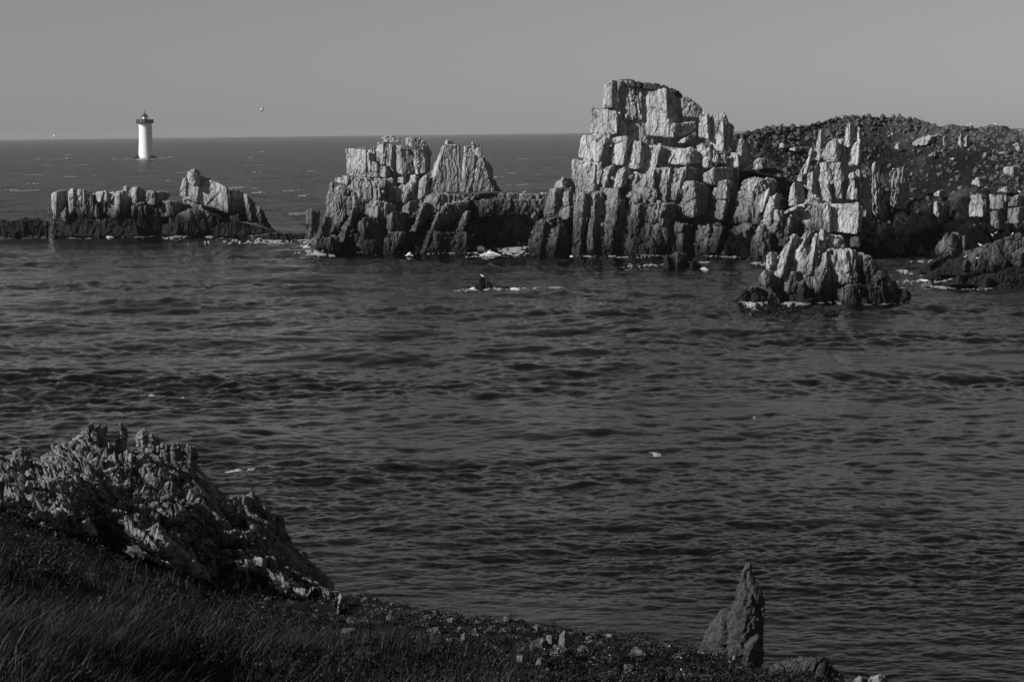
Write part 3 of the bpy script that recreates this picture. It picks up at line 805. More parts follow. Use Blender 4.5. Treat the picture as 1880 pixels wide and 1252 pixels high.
sx = np.array([1330, 1380, 1440, 1520, 1580, 1620, 1645, 1690, 1720, 1755, 1790, 1815, 1850, 1880, 1960, 2080, 2250])
sy = np.array([252, 245, 233, 221, 219, 214, 212.5, 221, 229, 227, 231, 231.5, 239, 245, 256, 262, 290])
ds = np.array([335, 338, 345, 352, 356, 358, 358, 356, 350, 346, 342, 338, 330, 325, 310, 300, 290])
px = np.arange(1330, 2252, 1.6)
tt = np.concatenate([np.linspace(0, 1, 190), 1 + np.linspace(0.02, 0.6, 25)])
S = np.interp(px, sx, sy); Dd = np.interp(px, sx, ds)
lowy = np.interp(px, [1330, 1600, 1700, 1800, 2250], [470, 478, 478, 470, 470])
lowd = np.interp(px, [1330, 1580, 1640, 1720, 1800, 2250], [300, 296, 300, 288, 270, 255])
A, B = np.meshgrid(np.arange(len(px)), tt, indexing='ij')
PX = px[A]
yy = S[A] + (lowy - S)[A] * (1 - np.minimum(B, 1))
# a steep sea cliff at the foot, then a gentler slope to the top
u = (1 - np.minimum(B, 1))
inv = (1 / Dd)[A] * (1 - u ** 1.2) + (1 / lowd)[A] * u ** 1.2
dd = 1 / inv
V = P(PX.ravel(), yy.ravel(), dd.ravel()).reshape(A.shape + (3,))
over = B > 1
last = np.argmax(tt > 1)
top = V[:, last - 1:last]
e_ = (B - 1)[..., None]
V = np.where(over[..., None], top + np.concatenate([top[..., :1] * 0 + 0 * e_, 70 * e_, -38 * e_ ** 1.5], -1), V)
vv = V.reshape(-1, 3)
nh, nv_ = A.shape
I = (np.arange(nh - 1)[:, None] * nv_ + np.arange(nv_ - 1)[None, :]).ravel()
Q = np.stack((I, I + nv_, I + nv_ + 1, I + 1), 1)[:, ::-1]
nr = vert_normals(vv, Q)
if nr[:, 2].mean() < 0:
    nr = -nr; Q = Q[:, ::-1]
fade = np.clip((1.03 - B.ravel()) * 60, 0.25, 1)
dis = 0.20 * facet(vv, 1.2, (1.0, 1.6, 0.7), (0, 0), 91, .9, .5, .15) + 0.16 * facet(vv, 0.6, (1, 1.5, .8), (0, 0), 92, .9, .4, .2) + 0.8 * fbm(vv / 9.0, 93, 2)
cliff = smooth(0.48, 0.66, u.ravel())
dis = dis * (1 - cliff) + cliff * (2.0 * facet(vv, 3.6, (.8, .8, 2.5), (0, 0), 95, .9, .3, .1) + 0.7 * facet(vv, 1.3, (.8, .8, 2.5), (0, 0), 96, .9, .5, .12))
vv = vv + nr * (dis * fade)[:, None]
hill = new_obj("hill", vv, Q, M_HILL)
tag(hill, "low scree and heath covered hill of the island behind the crags", "hill", kind='structure')
HILL_GRID = vv.reshape(nh, nv_, 3)
def hill_at(x, y):
    """hill surface point seen at pixel (x, y)"""
    a_ = int(np.clip(round((x - px[0]) / 1.6), 0, nh - 1))
    j = int(np.argmin(np.abs(yy[a_, :190] - y)))
    return HILL_GRID[a_, j]

# outcrops and boulders lying on the hill: each its own thing
def outcrop(name, label, C, s, cat="rock", off=-1.9, mat=None, group=None, **kw):
    v = [float(q) for q in s.split()]
    cx = C[0] + v[8] / C[2]; cy = C[1] + max(v[7], v[9], v[11]) / C[2]
    p0 = hill_at(cx, min(cy, 470))
    R = Rock(name, label, cat, p0[1] + off, mat or M_HROCK, (p0[0], p0[1], p0[2]), group=group)
    R.res = p0[1] / F * 1.95
    c = R.corners(C, 0, s, kw.pop('tl', 30), kw.pop('tr', 45), kw.pop('rake', .15), kw.pop('deep', None))
    R.k += 3
    vt, q = hexa(c, kw.pop('r', .25), R.res, 1.0, kw.pop('style', 'block'), R.k, kw.pop('lean', (0, 0)))
    bpy.data.objects.remove(R.root)
    o = new_obj(name, vt, q, R.mat)
    tag(o, label, cat, group)
    return o
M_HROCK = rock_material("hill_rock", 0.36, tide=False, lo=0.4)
outcrop("rock_outcrop", "long pale rock step slanting just under the hill crest", CH, "620 350 830 300 930 300 600 440 760 420 920 360", style='flute', r=.2, tl=35, lean=(.4, 0))
outcrop("rock_outcrop", "narrow upright pale slab right of the slanting rock step", CH, "945 320 975 300 1010 305 940 420 965 435 1000 400", style='flute')
outcrop("rock_outcrop", "pointed pale fin with a dark hollow at its left", CH, "1120 320 1150 262 1180 310 1115 420 1150 450 1180 430", style='flute')
outcrop("rock_outcrop", "leaning pale slab right of the pointed fin", CH, "1190 320 1220 300 1290 370 1180 430 1220 445 1240 420", style='block')
outcrop("boulder", "rounded grey boulder high on the slope near the right edge", CH, "1580 500 1660 475 1725 490 1575 520 1650 530 1715 525", cat="boulder", r=.5, style='smooth')
outcrop("boulder", "dark slab leaning at the right edge under the crest", CH, "1750 410 1800 380 1870 450 1790 470 1840 495 1875 500", cat="boulder", r=.3)
outcrop("boulder", "single flat topped pale boulder in the dark hollow of the slope", CH, "835 970 920 925 1000 930 835 1000 900 1020 1000 1000", cat="boulder", r=.35, style='smooth')
outcrop("boulder", "flat pale slab lying high on the slope at the right edge", CH, "1640 680 1750 655 1870 650 1640 740 1760 790 1860 780", cat="boulder", r=.25)
outcrop("rock_outcrop", "cluster of short upright stones above the blocky outcrop", CH, "1270 820 1370 775 1500 790 1270 870 1380 920 1500 900", style='flute', r=.3)
outcrop("rock_slab", "low dark roofed slab on top of the blocky outcrop", CH, "1570 920 1680 880 1810 950 1580 950 1680 975 1820 975", r=.3)
outcrop("rock_outcrop", "big dim fluted rock face in the gully right of the crag", CH, "330 680 480 640 630 760 330 1100 420 1180 560 1020", style='flute', tl=5, tr=25, r=.35, off=-2.0, lean=(-.2, 0))
outcrop("rock_outcrop", "tall dim rock rib just right of the pinnacle crag", CH, "20 760 60 700 110 800 20 1200 70 1260 130 1200", style='flute', tl=0, tr=30, off=-3)
outcrop("rock_outcrop", "second dim rock rib in the gully beside the crag", CH, "130 640 170 580 220 700 130 1200 190 1260 240 1200", style='flute', tl=0, tr=30, off=-2)
outcrop("boulder", "pale blocky stone on the scree left of the pinnacles", CR, "225 290 255 262 300 290 222 320 255 326 298 318", cat="boulder", r=.3)
outcrop("boulder", "long flat pale stone on the scree left of the pinnacles", CR, "305 325 360 308 420 320 305 345 360 352 420 345", cat="boulder", r=.35)
outcrop("rock_outcrop", "pale ridge rock at the left end of the scree", CR, "10 420 80 402 140 412 5 500 80 505 140 480", style='flute')
outcrop("rock_outcrop", "low pale bank of stone left under the slanting rock step", CH, "770 530 850 485 960 470 770 550 850 555 960 520", r=.35)
outcrop("rock_outcrop", "scattered pale stones on the left shoulder of the hill", CH, "390 420 430 385 480 420 390 460 440 490 500 470", r=.4)
outcrop("rock_outcrop", "dark ribs of upright stone below the cluster of stones", CH, "1250 1000 1400 960 1460 1000 1230 1240 1400 1250 1460 1240", style='flute', off=-1.5)
outcrop("rock_outcrop", "pair of dim upright stones below the flat topped boulder", CH, "835 1070 870 1050 960 1100 830 1200 890 1250 960 1230", style='flute')
outcrop("boulder", "grey boulder half way down the right hand slope", CH, "1400 510 1440 495 1480 510 1400 560 1440 570 1475 560", cat="boulder", r=.35)
outcrop("boulder", "low grey stone in the middle of the dark slope", CH, "1010 570 1070 555 1110 570 1010 590 1060 600 1110 590", cat="boulder", r=.4)

# the countless stones of the scree
rng = np.random.default_rng(5)
base_v, base_q = box_grid((3, 3, 3))
base_v = base_v / np.linalg.norm(base_v, axis=1, keepdims=True) * 0.35 + base_v * 0.55
sv, sq, n0 = [], [], 0
for _ in range(9000):
    a_ = rng.integers(5, nh - 5); bb = rng.random()
    j = int(189 - 150 * bb ** 1.3)
    p0 = HILL_GRID[a_, j]
    if fbm(p0[None] / 14.0, 71, 2)[0] + (0.35 if (px[a_] < 1560) else 0) + 0.5 * (bb < 0.25) < 0.05: continue
    if 1600 < px[a_] < 1800 and j < 150 and rng.random() < .8: continue
    s = 0.10 + 0.42 * rng.random() ** 4
    R = rng.normal(size=(3, 3)); R, _r = np.linalg.qr(R)
    q = base_v * (1 + 0.22 * rng.normal(size=base_v.shape)) * s * np.array([1.2, 1.0, 0.7]) * (0.7 + 0.6 * rng.random(3))
    sv.append(q @ R.T + p0 + [0, 0, s * 0.15]); sq.append(base_q + n0); n0 += len(base_v)
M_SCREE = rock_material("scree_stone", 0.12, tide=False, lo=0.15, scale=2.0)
tag(new_obj("scree", np.concatenate(sv), np.concatenate(sq), M_SCREE), "scatter of small grey stones over the island hill", "scree", kind='stuff')

# ------------------------------------------------------------------ lighthouse
M_WHITE = plain("lighthouse_white", 0.90, 0.7)
M_DARK = plain("lantern_dark", 0.03, 0.5)
M_GLASS, nt, b = mat_new("lantern_glass")
b.inputs["Base Color"].default_value = (.6, .6, .6, 1); b.inputs["Roughness"].default_value = 0.15
M_STONE = plain("lighthouse_stone", 0.10, 0.9)
DL = 1741.0
foot = P(np.array(268.0), np.array(288.0), DL)
foot[2] = 0.6
LX, LY = foot[0], foot[1]
u_ = DL / F
L = thing("lighthouse", "white round lighthouse with a dark gallery, alone out at sea", "lighthouse", (LX, LY, 0))
def lathe(name, prof, mat, parent, cx=0, cy=0, n=40, smooth_shade=True):
    v = []; q = []
    for r, z in prof:
        for k_ in range(n):
            a_ = 2 * math.pi * k_ / n
            v.append((LX + cx + r * math.cos(a_), LY + cy + r * math.sin(a_), z))
    for j in range(len(prof) - 1):
        for k_ in range(n):
            q.append((j * n + k_, j * n + (k_ + 1) % n, (j + 1) * n + (k_ + 1) % n, (j + 1) * n + k_))
    return new_obj(name, v, q, mat, parent, smooth_shade)
def boxm(name, x0, x1, y0, y1, z0, z1, mat, parent):
    v = [(LX + x, LY + y, z) for x in (x0, x1) for y in (y0, y1) for z in (z0, z1)]
    q = [(0, 1, 3, 2), (4, 6, 7, 5), (0, 4, 5, 1), (2, 3, 7, 6), (0, 2, 6, 4), (1, 5, 7, 3)]
    return new_obj(name, v, q, mat, parent)
Z0, ZG = 2.0, 31.2
lathe("tower", [(6.3, Z0 - 2), (6.15, Z0 + 1), (5.6, 14), (5.15, 26), (5.2, 28.6), (5.7, 29.8), (6.5, ZG)], M_WHITE, L, cx=-0.3)
st = lathe("stair_turret", [(1.6, Z0), (1.5, 14), (1.4, 28), (1.3, ZG - .02)], M_WHITE, L, cx=5.0, cy=-0.6, n=24)
for z, hh, ww in ((3.4, 4.4, 1.1),):
    d_ = boxm("door", 4.4, 5.3, -2.5, -2.0, z, z + hh, M_DARK, L)
for z in (12.5, 17.0, 21.5, 26.0):
    boxm("window", 4.4, 5.1, -2.35, -1.9, z, z + 1.3, M_DARK, L)
lathe("gallery", [(6.4, ZG), (7.9, ZG + .05), (7.9, ZG + .55), (5.0, ZG + .6)], M_DARK, L)
for k_ in range(12):                                   # solid panels of the parapet with open gaps
    a0 = 2 * math.pi * (k_ + 0.12) / 12; a1 = 2 * math.pi * (k_ + (0.95 if k_ % 3 else 0.62)) / 12
    v_, q_ = [], []
    for j in range(7):
        a_ = a0 + (a1 - a0) * j / 6
        for r in (7.55, 7.85):
            for z in (ZG + .56, ZG + 3.5):
                v_.append((LX + r * math.cos(a_), LY + r * math.sin(a_), z))
    for j in range(6):
        o_ = j * 4
        q_ += [(o_, o_ + 4, o_ + 5, o_ + 1), (o_ + 2, o_ + 3, o_ + 7, o_ + 6), (o_ + 1, o_ + 5, o_ + 7, o_ + 3)]
    q_ += [(0, 1, 3, 2), (24, 26, 27, 25)]
    new_obj("parapet_panel", v_, q_, M_DARK, L)
lathe("watch_room", [(3.5, ZG + .58), (3.5, ZG + 3.7), (2.4, ZG + 3.75)], M_DARK, L)
ln = lathe("lantern", [(2.5, ZG + 3.76), (2.5, ZG + 6.1), (2.0, ZG + 6.15)], M_GLASS, L)
for k_ in range(8):
    a_ = 2 * math.pi * k_ / 8
    lathe("glazing_bar", [(.14, ZG + 3.78), (.14, ZG + 6.1)], M_DARK, L, cx=2.6 * math.cos(a_), cy=2.6 * math.sin(a_), n=6)
lathe("roof", [(3.0, ZG + 6.16), (2.9, ZG + 6.6), (1.6, ZG + 8.0), (.45, ZG + 9.0), (.3, ZG + 9.6)], M_DARK, L)
lathe("finial", [(.22, ZG + 9.5), (.5, ZG + 10.0), (.16, ZG + 10.5), (.08, ZG + 12.4)], M_DARK, L, n=10)
lb = Rock("rock_reef", "low dark reef under the lighthouse", "rock", DL - 6, M_BLACK, (LX, LY - 6, 0), res=0.7)
lb.add((0, 0, 1), 0, "248 286.5 266 284.6 288 286.5 246 292 266 292.8 290 292", r=.35, style='rough', rake=.6, tl=8, tr=8, amp=.5)
lb.add((0, 0, 1), -6, "243 290 249 289 255 290 242 293 249 293.5 256 293", r=.4, style='rough', rake=.6, tl=8, tr=8, amp=.5)
WATER.append(lb)

# ------------------------------------------------------------------ the sea
def ocean_tile(Lt, N, wind, seed, lmin, lmax, peak, hs, spread=2):
    """one periodic patch of wind sea: heights and horizontal (choppy) displacement"""
    rg = np.random.default_rng(seed)
    kx = np.fft.fftfreq(N, Lt / N) * 2 * np.pi
    KX, KY = np.meshgrid(kx, kx, indexing='ij')
    K = np.hypot(KX, KY); K[0, 0] = 1e-6
    lam = 2 * np.pi / K
    kp = 2 * np.pi / peak
    ph = np.exp(-0.74 * (kp / K) ** 2 * 1.7) / K ** 3.75
    c = (KX * wind[0] + KY * wind[1]) / K
    ph = ph * (0.12 + np.abs(c) ** spread)
    ph[(lam < lmin) | (lam > lmax)] = 0
    ph[0, 0] = 0
    amp = np.sqrt(ph) * (rg.normal(size=K.shape) + 1j * rg.normal(size=K.shape))
    hgt = np.fft.ifft2(amp).real
    s = hs / 4.0 / hgt.std()
    dx = np.fft.ifft2(-1j * KX / K * amp).real * s
    dy = np.fft.ifft2(-1j * KY / K * amp).real * s
    return np.stack((dx, dy, hgt * s), -1)
def sample(tile, Lt, x, y):
    N = tile.shape[0]
    u = (x / Lt * N) % N; v = (y / Lt * N) % N
    i0 = np.floor(u).astype(int); j0 = np.floor(v).astype(int)
    fu = (u - i0)[:, None]; fv = (v - j0)[:, None]
    i0 %= N; j0 %= N; i1 = (i0 + 1) % N; j1 = (j0 + 1) % N
    return (tile[i0, j0] * (1 - fu) + tile[i1, j0] * fu) * (1 - fv) + (tile[i0, j1] * (1 - fu) + tile[i1, j1] * fu) * fv
wd = (0.28, -0.96)
T0 = ocean_tile(311.0, 256, (0.1, -1.0), 2, 14, 90, 24.0, SEA_SWELL, 3)
T1 = ocean_tile(167.0, 1024, wd, 3, 0.8, 60, SEA_PEAK, SEA_HS, 4)
T2 = ocean_tile(41.0, 512, wd, 4, 0.30, 4.0, 3.0, SEA_HS * .20, 7)
T3 = ocean_tile(9.7, 256, wd, 5, 0.16, 1.0, 0.8, SEA_HS * .10, 8)

dep = np.concatenate([
    np.linspace(CAM_H / 34.0, 0.02, 1750)[:-1],                  # tangent of the dip angle: rows evenly spaced in the picture
    np.geomspace(0.02, CAM_H / 16000.0, 260)])
rr = CAM_H / dep
az = np.concatenate([np.radians(np.linspace(-34, -19, 90))[:-1], np.radians(np.linspace(-19, 19, 1400)), np.radians(np.linspace(19, 34, 90))[1:]])
RR, AZ = np.meshgrid(rr, az, indexing='ij')
X = (RR * np.sin(AZ)).ravel(); Y = (RR * np.cos(AZ)).ravel()
R_ = RR.ravel()
rot = math.radians(13)
disp = sample(T1, 167.0, X, Y)
swell = sample(T0, 311.0, X, Y)
x2 = X * math.cos(rot) - Y * math.sin(rot); y2 = X * math.sin(rot) + Y * math.cos(rot)
# gusts: wind roughened bands and smoother lanes between them
band = 1.15 * fbm(np.stack((X / 70 + Y / 300, Y / 26, 0 * X), 1), 201, 3)
lane = fbm(np.stack((X / 38 + 7, Y / 15, 0 * X), 1), 207, 2)
gust = np.clip(0.85 + 0.9 * band + .5 * lane, 0.12, 1.9)
far = np.clip(R_ / 900.0, 0, 1)
disp = disp * ((1 - 0.25 * far) * (0.32 + 0.68 * smooth(75, 180, R_)))[:, None] * np.clip(0.85 + 0.45 * band + .45 * lane, .38, 1.45)[:, None]
xc = (X * math.cos(.95) - Y * math.sin(.95)) * 1.55; yc = (X * math.sin(.95) + Y * math.cos(.95)) * 1.55
cross = sample(T1, 167.0, xc, yc) * .42
cross[:, :2] = np.stack((cross[:, 0] * math.cos(.95) + cross[:, 1] * math.sin(.95), -cross[:, 0] * math.sin(.95) + cross[:, 1] * math.cos(.95)), 1)
disp += cross * (np.clip(.8 + .8 * lane, .2, 1.5) * (0.32 + 0.68 * smooth(75, 180, R_)))[:, None]
disp += swell * (0.4 + 0.6 * smooth(75, 180, R_))[:, None]
disp += sample(T2, 41.0, x2, y2) * (gust * np.clip(1.2 - R_ / 900, 0.4, 1))[:, None]
disp += sample(T3, 9.7, x2 + .13 * y2, y2) * (gust * np.clip(1.2 - R_ / 320, 0.0, 1))[:, None]
calm = np.ones_like(X)
SV = np.stack((X + 0.9 * disp[:, 0], Y + 0.9 * disp[:, 1], disp[:, 2]), 1)

# foam: where rocks meet the water, where crests break, and in the channel between the stacks
foam = np.zeros(len(X))
cell = 0.7
gx0, gy0, gw, gh = -170, 190, int(320 / cell), int(240 / cell)
occ = np.zeros((gw, gh), bool)
for R in WATER:
    for p_ in R.pts:
        q_ = p_[np.abs(p_[:, 2] - 0.1) < 0.6]
        if R.D > 1000: continue
        a_ = ((q_[:, 0] - gx0) / cell).astype(int); b_ = ((q_[:, 1] - gy0) / cell).astype(int)
        ok = (a_ >= 0) & (a_ < gw) & (b_ >= 0) & (b_ < gh)
        occ[a_[ok], b_[ok]] = True
dist = np.where(occ, 0.0, 99.0)
for it in range(9):
    d2 = dist.copy()
    for dx in (-1, 0, 1):
        for dy in (-1, 0, 1):
            d2 = np.minimum(d2, np.roll(np.roll(dist, dx, 0), dy, 1) + cell * math.hypot(dx, dy))
    dist = d2
a_ = ((X - gx0) / cell).astype(int); b_ = ((Y - gy0) / cell).astype(int)
ok = (a_ >= 0) & (a_ < gw) & (b_ >= 0) & (b_ < gh)
dr = np.full(len(X), 99.0); dr[ok] = dist[a_[ok], b_[ok]]
streak = fbm(np.stack((X / 3.0, Y / 7.0, 0 * X), 1), 301, 3)
fine = fbm(np.stack((X / 0.35, Y / 0.7, 0 * X), 1), 302, 3)
sel = dr < 9
foam[sel] = np.maximum(foam[sel], smooth(0.05, 0.5, streak[sel] + 0.5 * fine[sel] - 0.24 * dr[sel] + 0.02))
def patch(px_, py_, wpx, hpx, k=0.6, cut=-.1):
    """a patch of broken water centred on a point of the sea"""
    p_ = W(np.array(float(px_)), np.array(float(py_)))
    q_ = W(np.array(float(px_)), np.array(float(py_ - hpx)))
    near = 1.0 if py_ < 560 else 0.45
    rx = wpx * near * p_[1] / F; ry = max(0.3, (q_[1] - p_[1]) * (1.0 if py_ < 560 else .4)); k -= 0 if py_ < 560 else .15
    m_ = (np.abs(X - p_[0]) < rx * 1.2) & (np.abs(Y - p_[1]) < ry * 1.2)
    if not m_.any(): return
    e2_ = np.sqrt(((X[m_] - p_[0]) / rx) ** 2 + ((Y[m_] - p_[1]) / ry) ** 2)
    foam[m_] = np.maximum(foam[m_], smooth(cut, cut + .45, (1 - e2_) * 1.1 + 1.3 * fine[m_] + .45 * streak[m_] - k - .35))
for a in [(940, 462, 60, 9, .35), (965, 456, 28, 6, .2), (900, 468, 40, 3, .3), (860, 470, 30, 2, .4), (545, 446, 60, 2.5, .3), (470, 444, 110, 2.5, .4), (560, 453, 18, 3, .1),
          (400, 438, 60, 1.6, .35), (310, 437, 40, 1.6, .35), (180, 435, 40, 1.6, .35), (80, 435, 70, 2, .35), (640, 463, 26, 1.6, .2), (760, 466, 40, 1.6, .35),
          (1090, 473, 60, 1.5, .35), (1150, 475, 60, 1.5, .35), (1190, 487, 45, 1.6, .2), (1160, 493, 60, 1.6, .3), (1210, 496, 40, 1.2, .3), (1292, 482, 18, 3, .1),
          (1700, 515, 50, 3, .25), (1725, 524, 26, 3, .2), (1790, 523, 40, 2, .3), (1775, 532, 22, 2.5, .2), (1800, 533, 20, 2, .2), (1690, 482, 22, 1.2, .2), (1650, 528, 40, 1.4, .4),
          (905, 534, 55, 2, .15), (860, 534, 22, 3, .05), (945, 533, 18, 3, .0), (1500, 559, 50, 1.4, .3), (1600, 557, 30, 1.3, .3), (1395, 557, 25, 1.2, .3),
          (302, 726, 70, 7, -.35), (440, 864, 56, 7, -.25), (1200, 832, 26, 8, .0), (1240, 795, 24, 4, .1), (1385, 765, 22, 5, .0),
          (268, 293, 26, 1.3, .15), (232, 292.5, 10, 1.0, .1), (213, 291.5, 7, .8, .1), (303, 290, 11, .9, .05), (110, 291.5, 12, 1.0, .0), (67, 292, 9, .8, .2), (130, 284, 10, .8, .4),
          (575, 333, 10, 1, .3), (478, 316, 9, 1, .2), (480, 279, 8, .6, .2), (460, 289, 10, .6, .4), (306, 333, 9, 1, .3), (558, 360, 12, 1, .3), (473, 353, 14, 1, .4),
          (912, 325, 10, 1, .3), (990, 320, 8, .8, .3), (60, 338, 10, .8, .5), (1000, 290, 8, .6, .3), (930, 312, 8, .7, .3), (330, 279, 9, .5, .4), (130, 430, 30, 1.4, .5), (30, 405, 40, 1.4, .4)]:
    patch(*a)
# scattered small whitecaps of the open sea, on wave tops only
cap = (disp[:, 2] > SEA_HS * .52) & (R_ > 330) & (R_ < 1500) & (fbm(np.stack((X / 25, Y / 60, 0 * X), 1), 303, 2) > .78)
foam[cap] = np.maximum(foam[cap], .7)
SV[:, 2] += 0.04 * foam * np.clip(fine + .6, 0, 1.5)

nr_, na_ = RR.shape
I = (np.arange(nr_ - 1)[:, None] * na_ + np.arange(na_ - 1)[None, :]).ravel()
Q = np.stack((I, I + 1, I + na_ + 1, I + na_), 1)
M_SEA, nt, b = mat_new("sea_water")
at = node(nt, "ShaderNodeAttribute"); at.attribute_name = "foam"
geo = node(nt, "ShaderNodeNewGeometry")
b.inputs["Base Color"].default_value = (.002, .002, .002, 1)
cr = node(nt, "ShaderNodeAttribute"); cr.attribute_name = "chop"
nt.links.new(math_n(nt, 'ADD', math_n(nt, 'MULTIPLY', cr.outputs["Fac"], 0.20), SEA_ROUGH - .02), b.inputs["Roughness"])
b.inputs["IOR"].default_value = 1.38
mp = node(nt, "ShaderNodeMapping"); mp.inputs["Scale"].default_value = (0.38, 1.0, 1.0)
nt.links.new(geo.outputs["Position"], mp.inputs[0])
w1 = noise_n(nt, mp.outputs[0], 2.2, 5, 0.68)
bm = node(nt, "ShaderNodeBump"); bm.inputs["Strength"].default_value = 1.0; bm.inputs["Distance"].default_value = SEA_BUMP
mp2 = node(nt, "ShaderNodeMapping"); mp2.inputs["Scale"].default_value = (0.35, 1.0, 1.0)
nt.links.new(geo.outputs["Position"], mp2.inputs[0])
w2 = noise_n(nt, mp2.outputs[0], 0.16, 6, 0.6)
bm2 = node(nt, "ShaderNodeBump"); bm2.inputs["Strength"].default_value = 1.0; bm2.inputs["Distance"].default_value = 1.9
ch = node(nt, "ShaderNodeAttribute"); ch.attribute_name = "chop"
nt.links.new(ch.outputs["Fac"], bm2.inputs["Strength"])
nt.links.new(w2, bm2.inputs["Height"]); nt.links.new(bm2.outputs[0], bm.inputs["Normal"])
nt.links.new(w1, bm.inputs["Height"]); nt.links.new(bm.outputs[0], b.inputs["Normal"])
fo = node(nt, "ShaderNodeBsdfDiffuse"); fo.inputs["Color"].default_value = (.52, .52, .52, 1)
mx = node(nt, "ShaderNodeMixShader")
fn = noise_n(nt, geo.outputs["Position"], 4.0, 6, .75)
fac = ramp(nt, math_n(nt, 'MULTIPLY', at.outputs["Fac"], ramp(nt, fn, [(.36, .1), (.64, 1.1)])), [(.15, 0), (.95, 1)])
nt.links.new(fac, mx.inputs[0]); nt.links.new(b.outputs[0], mx.inputs[1]); nt.links.new(fo.outputs[0], mx.inputs[2])
nt.links.new(mx.outputs[0], nt.nodes["Material Output"].inputs["Surface"])
sea = new_obj("sea", SV, Q, M_SEA, None, True)
at_ = sea.data.attributes.new("foam", 'FLOAT', 'POINT')
at_.data.foreach_set("value", foam.astype(np.float32))
ca_ = sea.data.attributes.new("chop", 'FLOAT', 'POINT')
ca_.data.foreach_set("value", (0.10 + 0.25 * smooth(150, 330, Y) + 0.65 * smooth(330, 480, Y)).astype(np.float32))
tag(sea, "grey choppy sea with small breaking crests", "sea", kind='structure')

# splashes thrown up against the rocks
M_FOAM = plain("sea_foam", 0.85, 0.9)
fv, fq, n0 = [], [], 0
bv, bq = box_grid((2, 2, 2)); bv = bv / np.linalg.norm(bv, axis=1, keepdims=True)
rng = np.random.default_rng(8)
for (x, y, wpx, hpx, num) in [(900, 470, 36, 8, 420), (751, 470, 14, 6, 90), (985, 463, 24, 8, 160), (1293, 496, 16, 4, 60), (1270, 485, 18, 4, 60), (562, 455, 14, 4, 70),
                              (868, 533, 14, 4, 90), (945, 533, 20, 4, 120), (1050, 474, 10, 4, 40), (1130, 474, 10, 3, 30), (1700, 516, 26, 3, 60), (200, 437, 14, 3, 40)]:
    p_ = W(np.array(float(x)), np.array(float(y)), 0.1)
    m_ = p_[1] / F
    for _ in range(int(num * 1.2)):
        a_ = float(np.clip(rng.normal() * .45, -1, 1)); hmax = hpx * (1 - abs(a_)) ** .7
        c_ = p_ + np.array([a_ * wpx * m_ / 2, rng.uniform(0, 1.5), rng.random() ** 1.6 * hmax * m_])
        s = m_ * (0.3 + 0.7 * rng.random())
        fv.append(bv * s * (0.6 + rng.random(3)) + c_); fq.append(bq + n0); n0 += len(bv)
tag(new_obj("sea_foam", np.concatenate(fv), np.concatenate(fq), M_FOAM, None, True), "white spray and foam thrown up where waves hit the rocks", "foam", kind='stuff')

haze_box()

# ------------------------------------------------------------------ the headland in the foreground
gx = np.array([-500, 0, 200, 400, 610, 700, 800, 900, 1000, 1100, 1200, 1290, 1400, 1480, 1560, 1640, 1900, 2400], float)
gy = np.array([900, 900, 965, 1062, 1106, 1108, 1122, 1143, 1153, 1163, 1175, 1196, 1222, 1236, 1262, 1285, 1340, 1420], float)
gd = np.array([64, 64, 65, 63, 60, 56, 52, 48, 45, 43, 42, 40, 38, 36, 34, 32, 28, 24], float)
D0 = 22.0
def g_depth(x, y):
    s = np.interp(x, gx, gy); d = np.interp(x, gx, gd)
    inv = 1 / d + (y - s) * 9.5e-5
    return 1 / np.clip(inv, 1 / 80.0, 1 / 9.0)
def mounds(p):
    return 0.34 * fbm(p / np.array([2.6, 2.6, 50.0]), 401, 3) + 0.13 * np.abs(fbm(p / np.array([.7, .7, 9.]), 402, 2))
def ground(x, y):
    x = np.asarray(x, float); y = np.asarray(y, float)
    p = P(x, y, g_depth(x, y)).reshape(-1, 3)
    p[:, 2] += mounds(p) - .12
    return p
px = np.arange(-500, 2401, 6.0)
tq = np.concatenate([np.linspace(0, 1, 260), 1 + np.linspace(.01, 1, 30)])
s = np.interp(px, gx, gy)
A, B = np.meshgrid(np.arange(len(px)), tq, indexing='ij')
bot = 1950.0
yy = bot + (s[A] - bot) * np.minimum(B, 1)
G = ground(px[A].ravel(), yy.ravel()).reshape(A.shape + (3,))
e_ = np.clip(B - 1, 0, 1)[..., None]
edge = G[:, 259:260]
drop = edge[..., 2:] + 3.0
G = np.where((B > 1)[..., None], edge + np.concatenate([0 * e_, 9 * e_, -drop * e_ ** 0.8], -1), G)
gv = G.reshape(-1, 3)
nh, nv_ = A.shape
I = (np.arange(nh - 1)[:, None] * nv_ + np.arange(nv_ - 1)[None, :]).ravel()
Q = np.stack((I, I + nv_, I + nv_ + 1, I + 1), 1)
nr = vert_normals(gv, Q)
if nr[:, 2].mean() < 0: Q = Q[:, ::-1]
cl = (B.ravel() > 1)
gv[cl] += (0.5 * facet(gv[cl], 1.5, (.8, .8, 2), (0, 0), 41, .9, .4, .1))[:, None] * np.array([0, .5, .3])
M_SOIL, nt, b = mat_new("heath_soil")
geo = node(nt, "ShaderNodeNewGeometry")
n1 = noise_n(nt, geo.outputs["Position"], 1.2, 6, .65)
nt.links.new(ramp(nt, n1, [(.35, .006), (.7, .02)]), b.inputs["Base Color"]); b.inputs["Roughness"].default_value = 1; b.inputs["Specular IOR Level"].default_value = .05
land = new_obj("ground", gv, Q, M_SOIL, None, True)
tag(land, "dark heathy clifftop slope in the foreground", "ground", kind='structure')

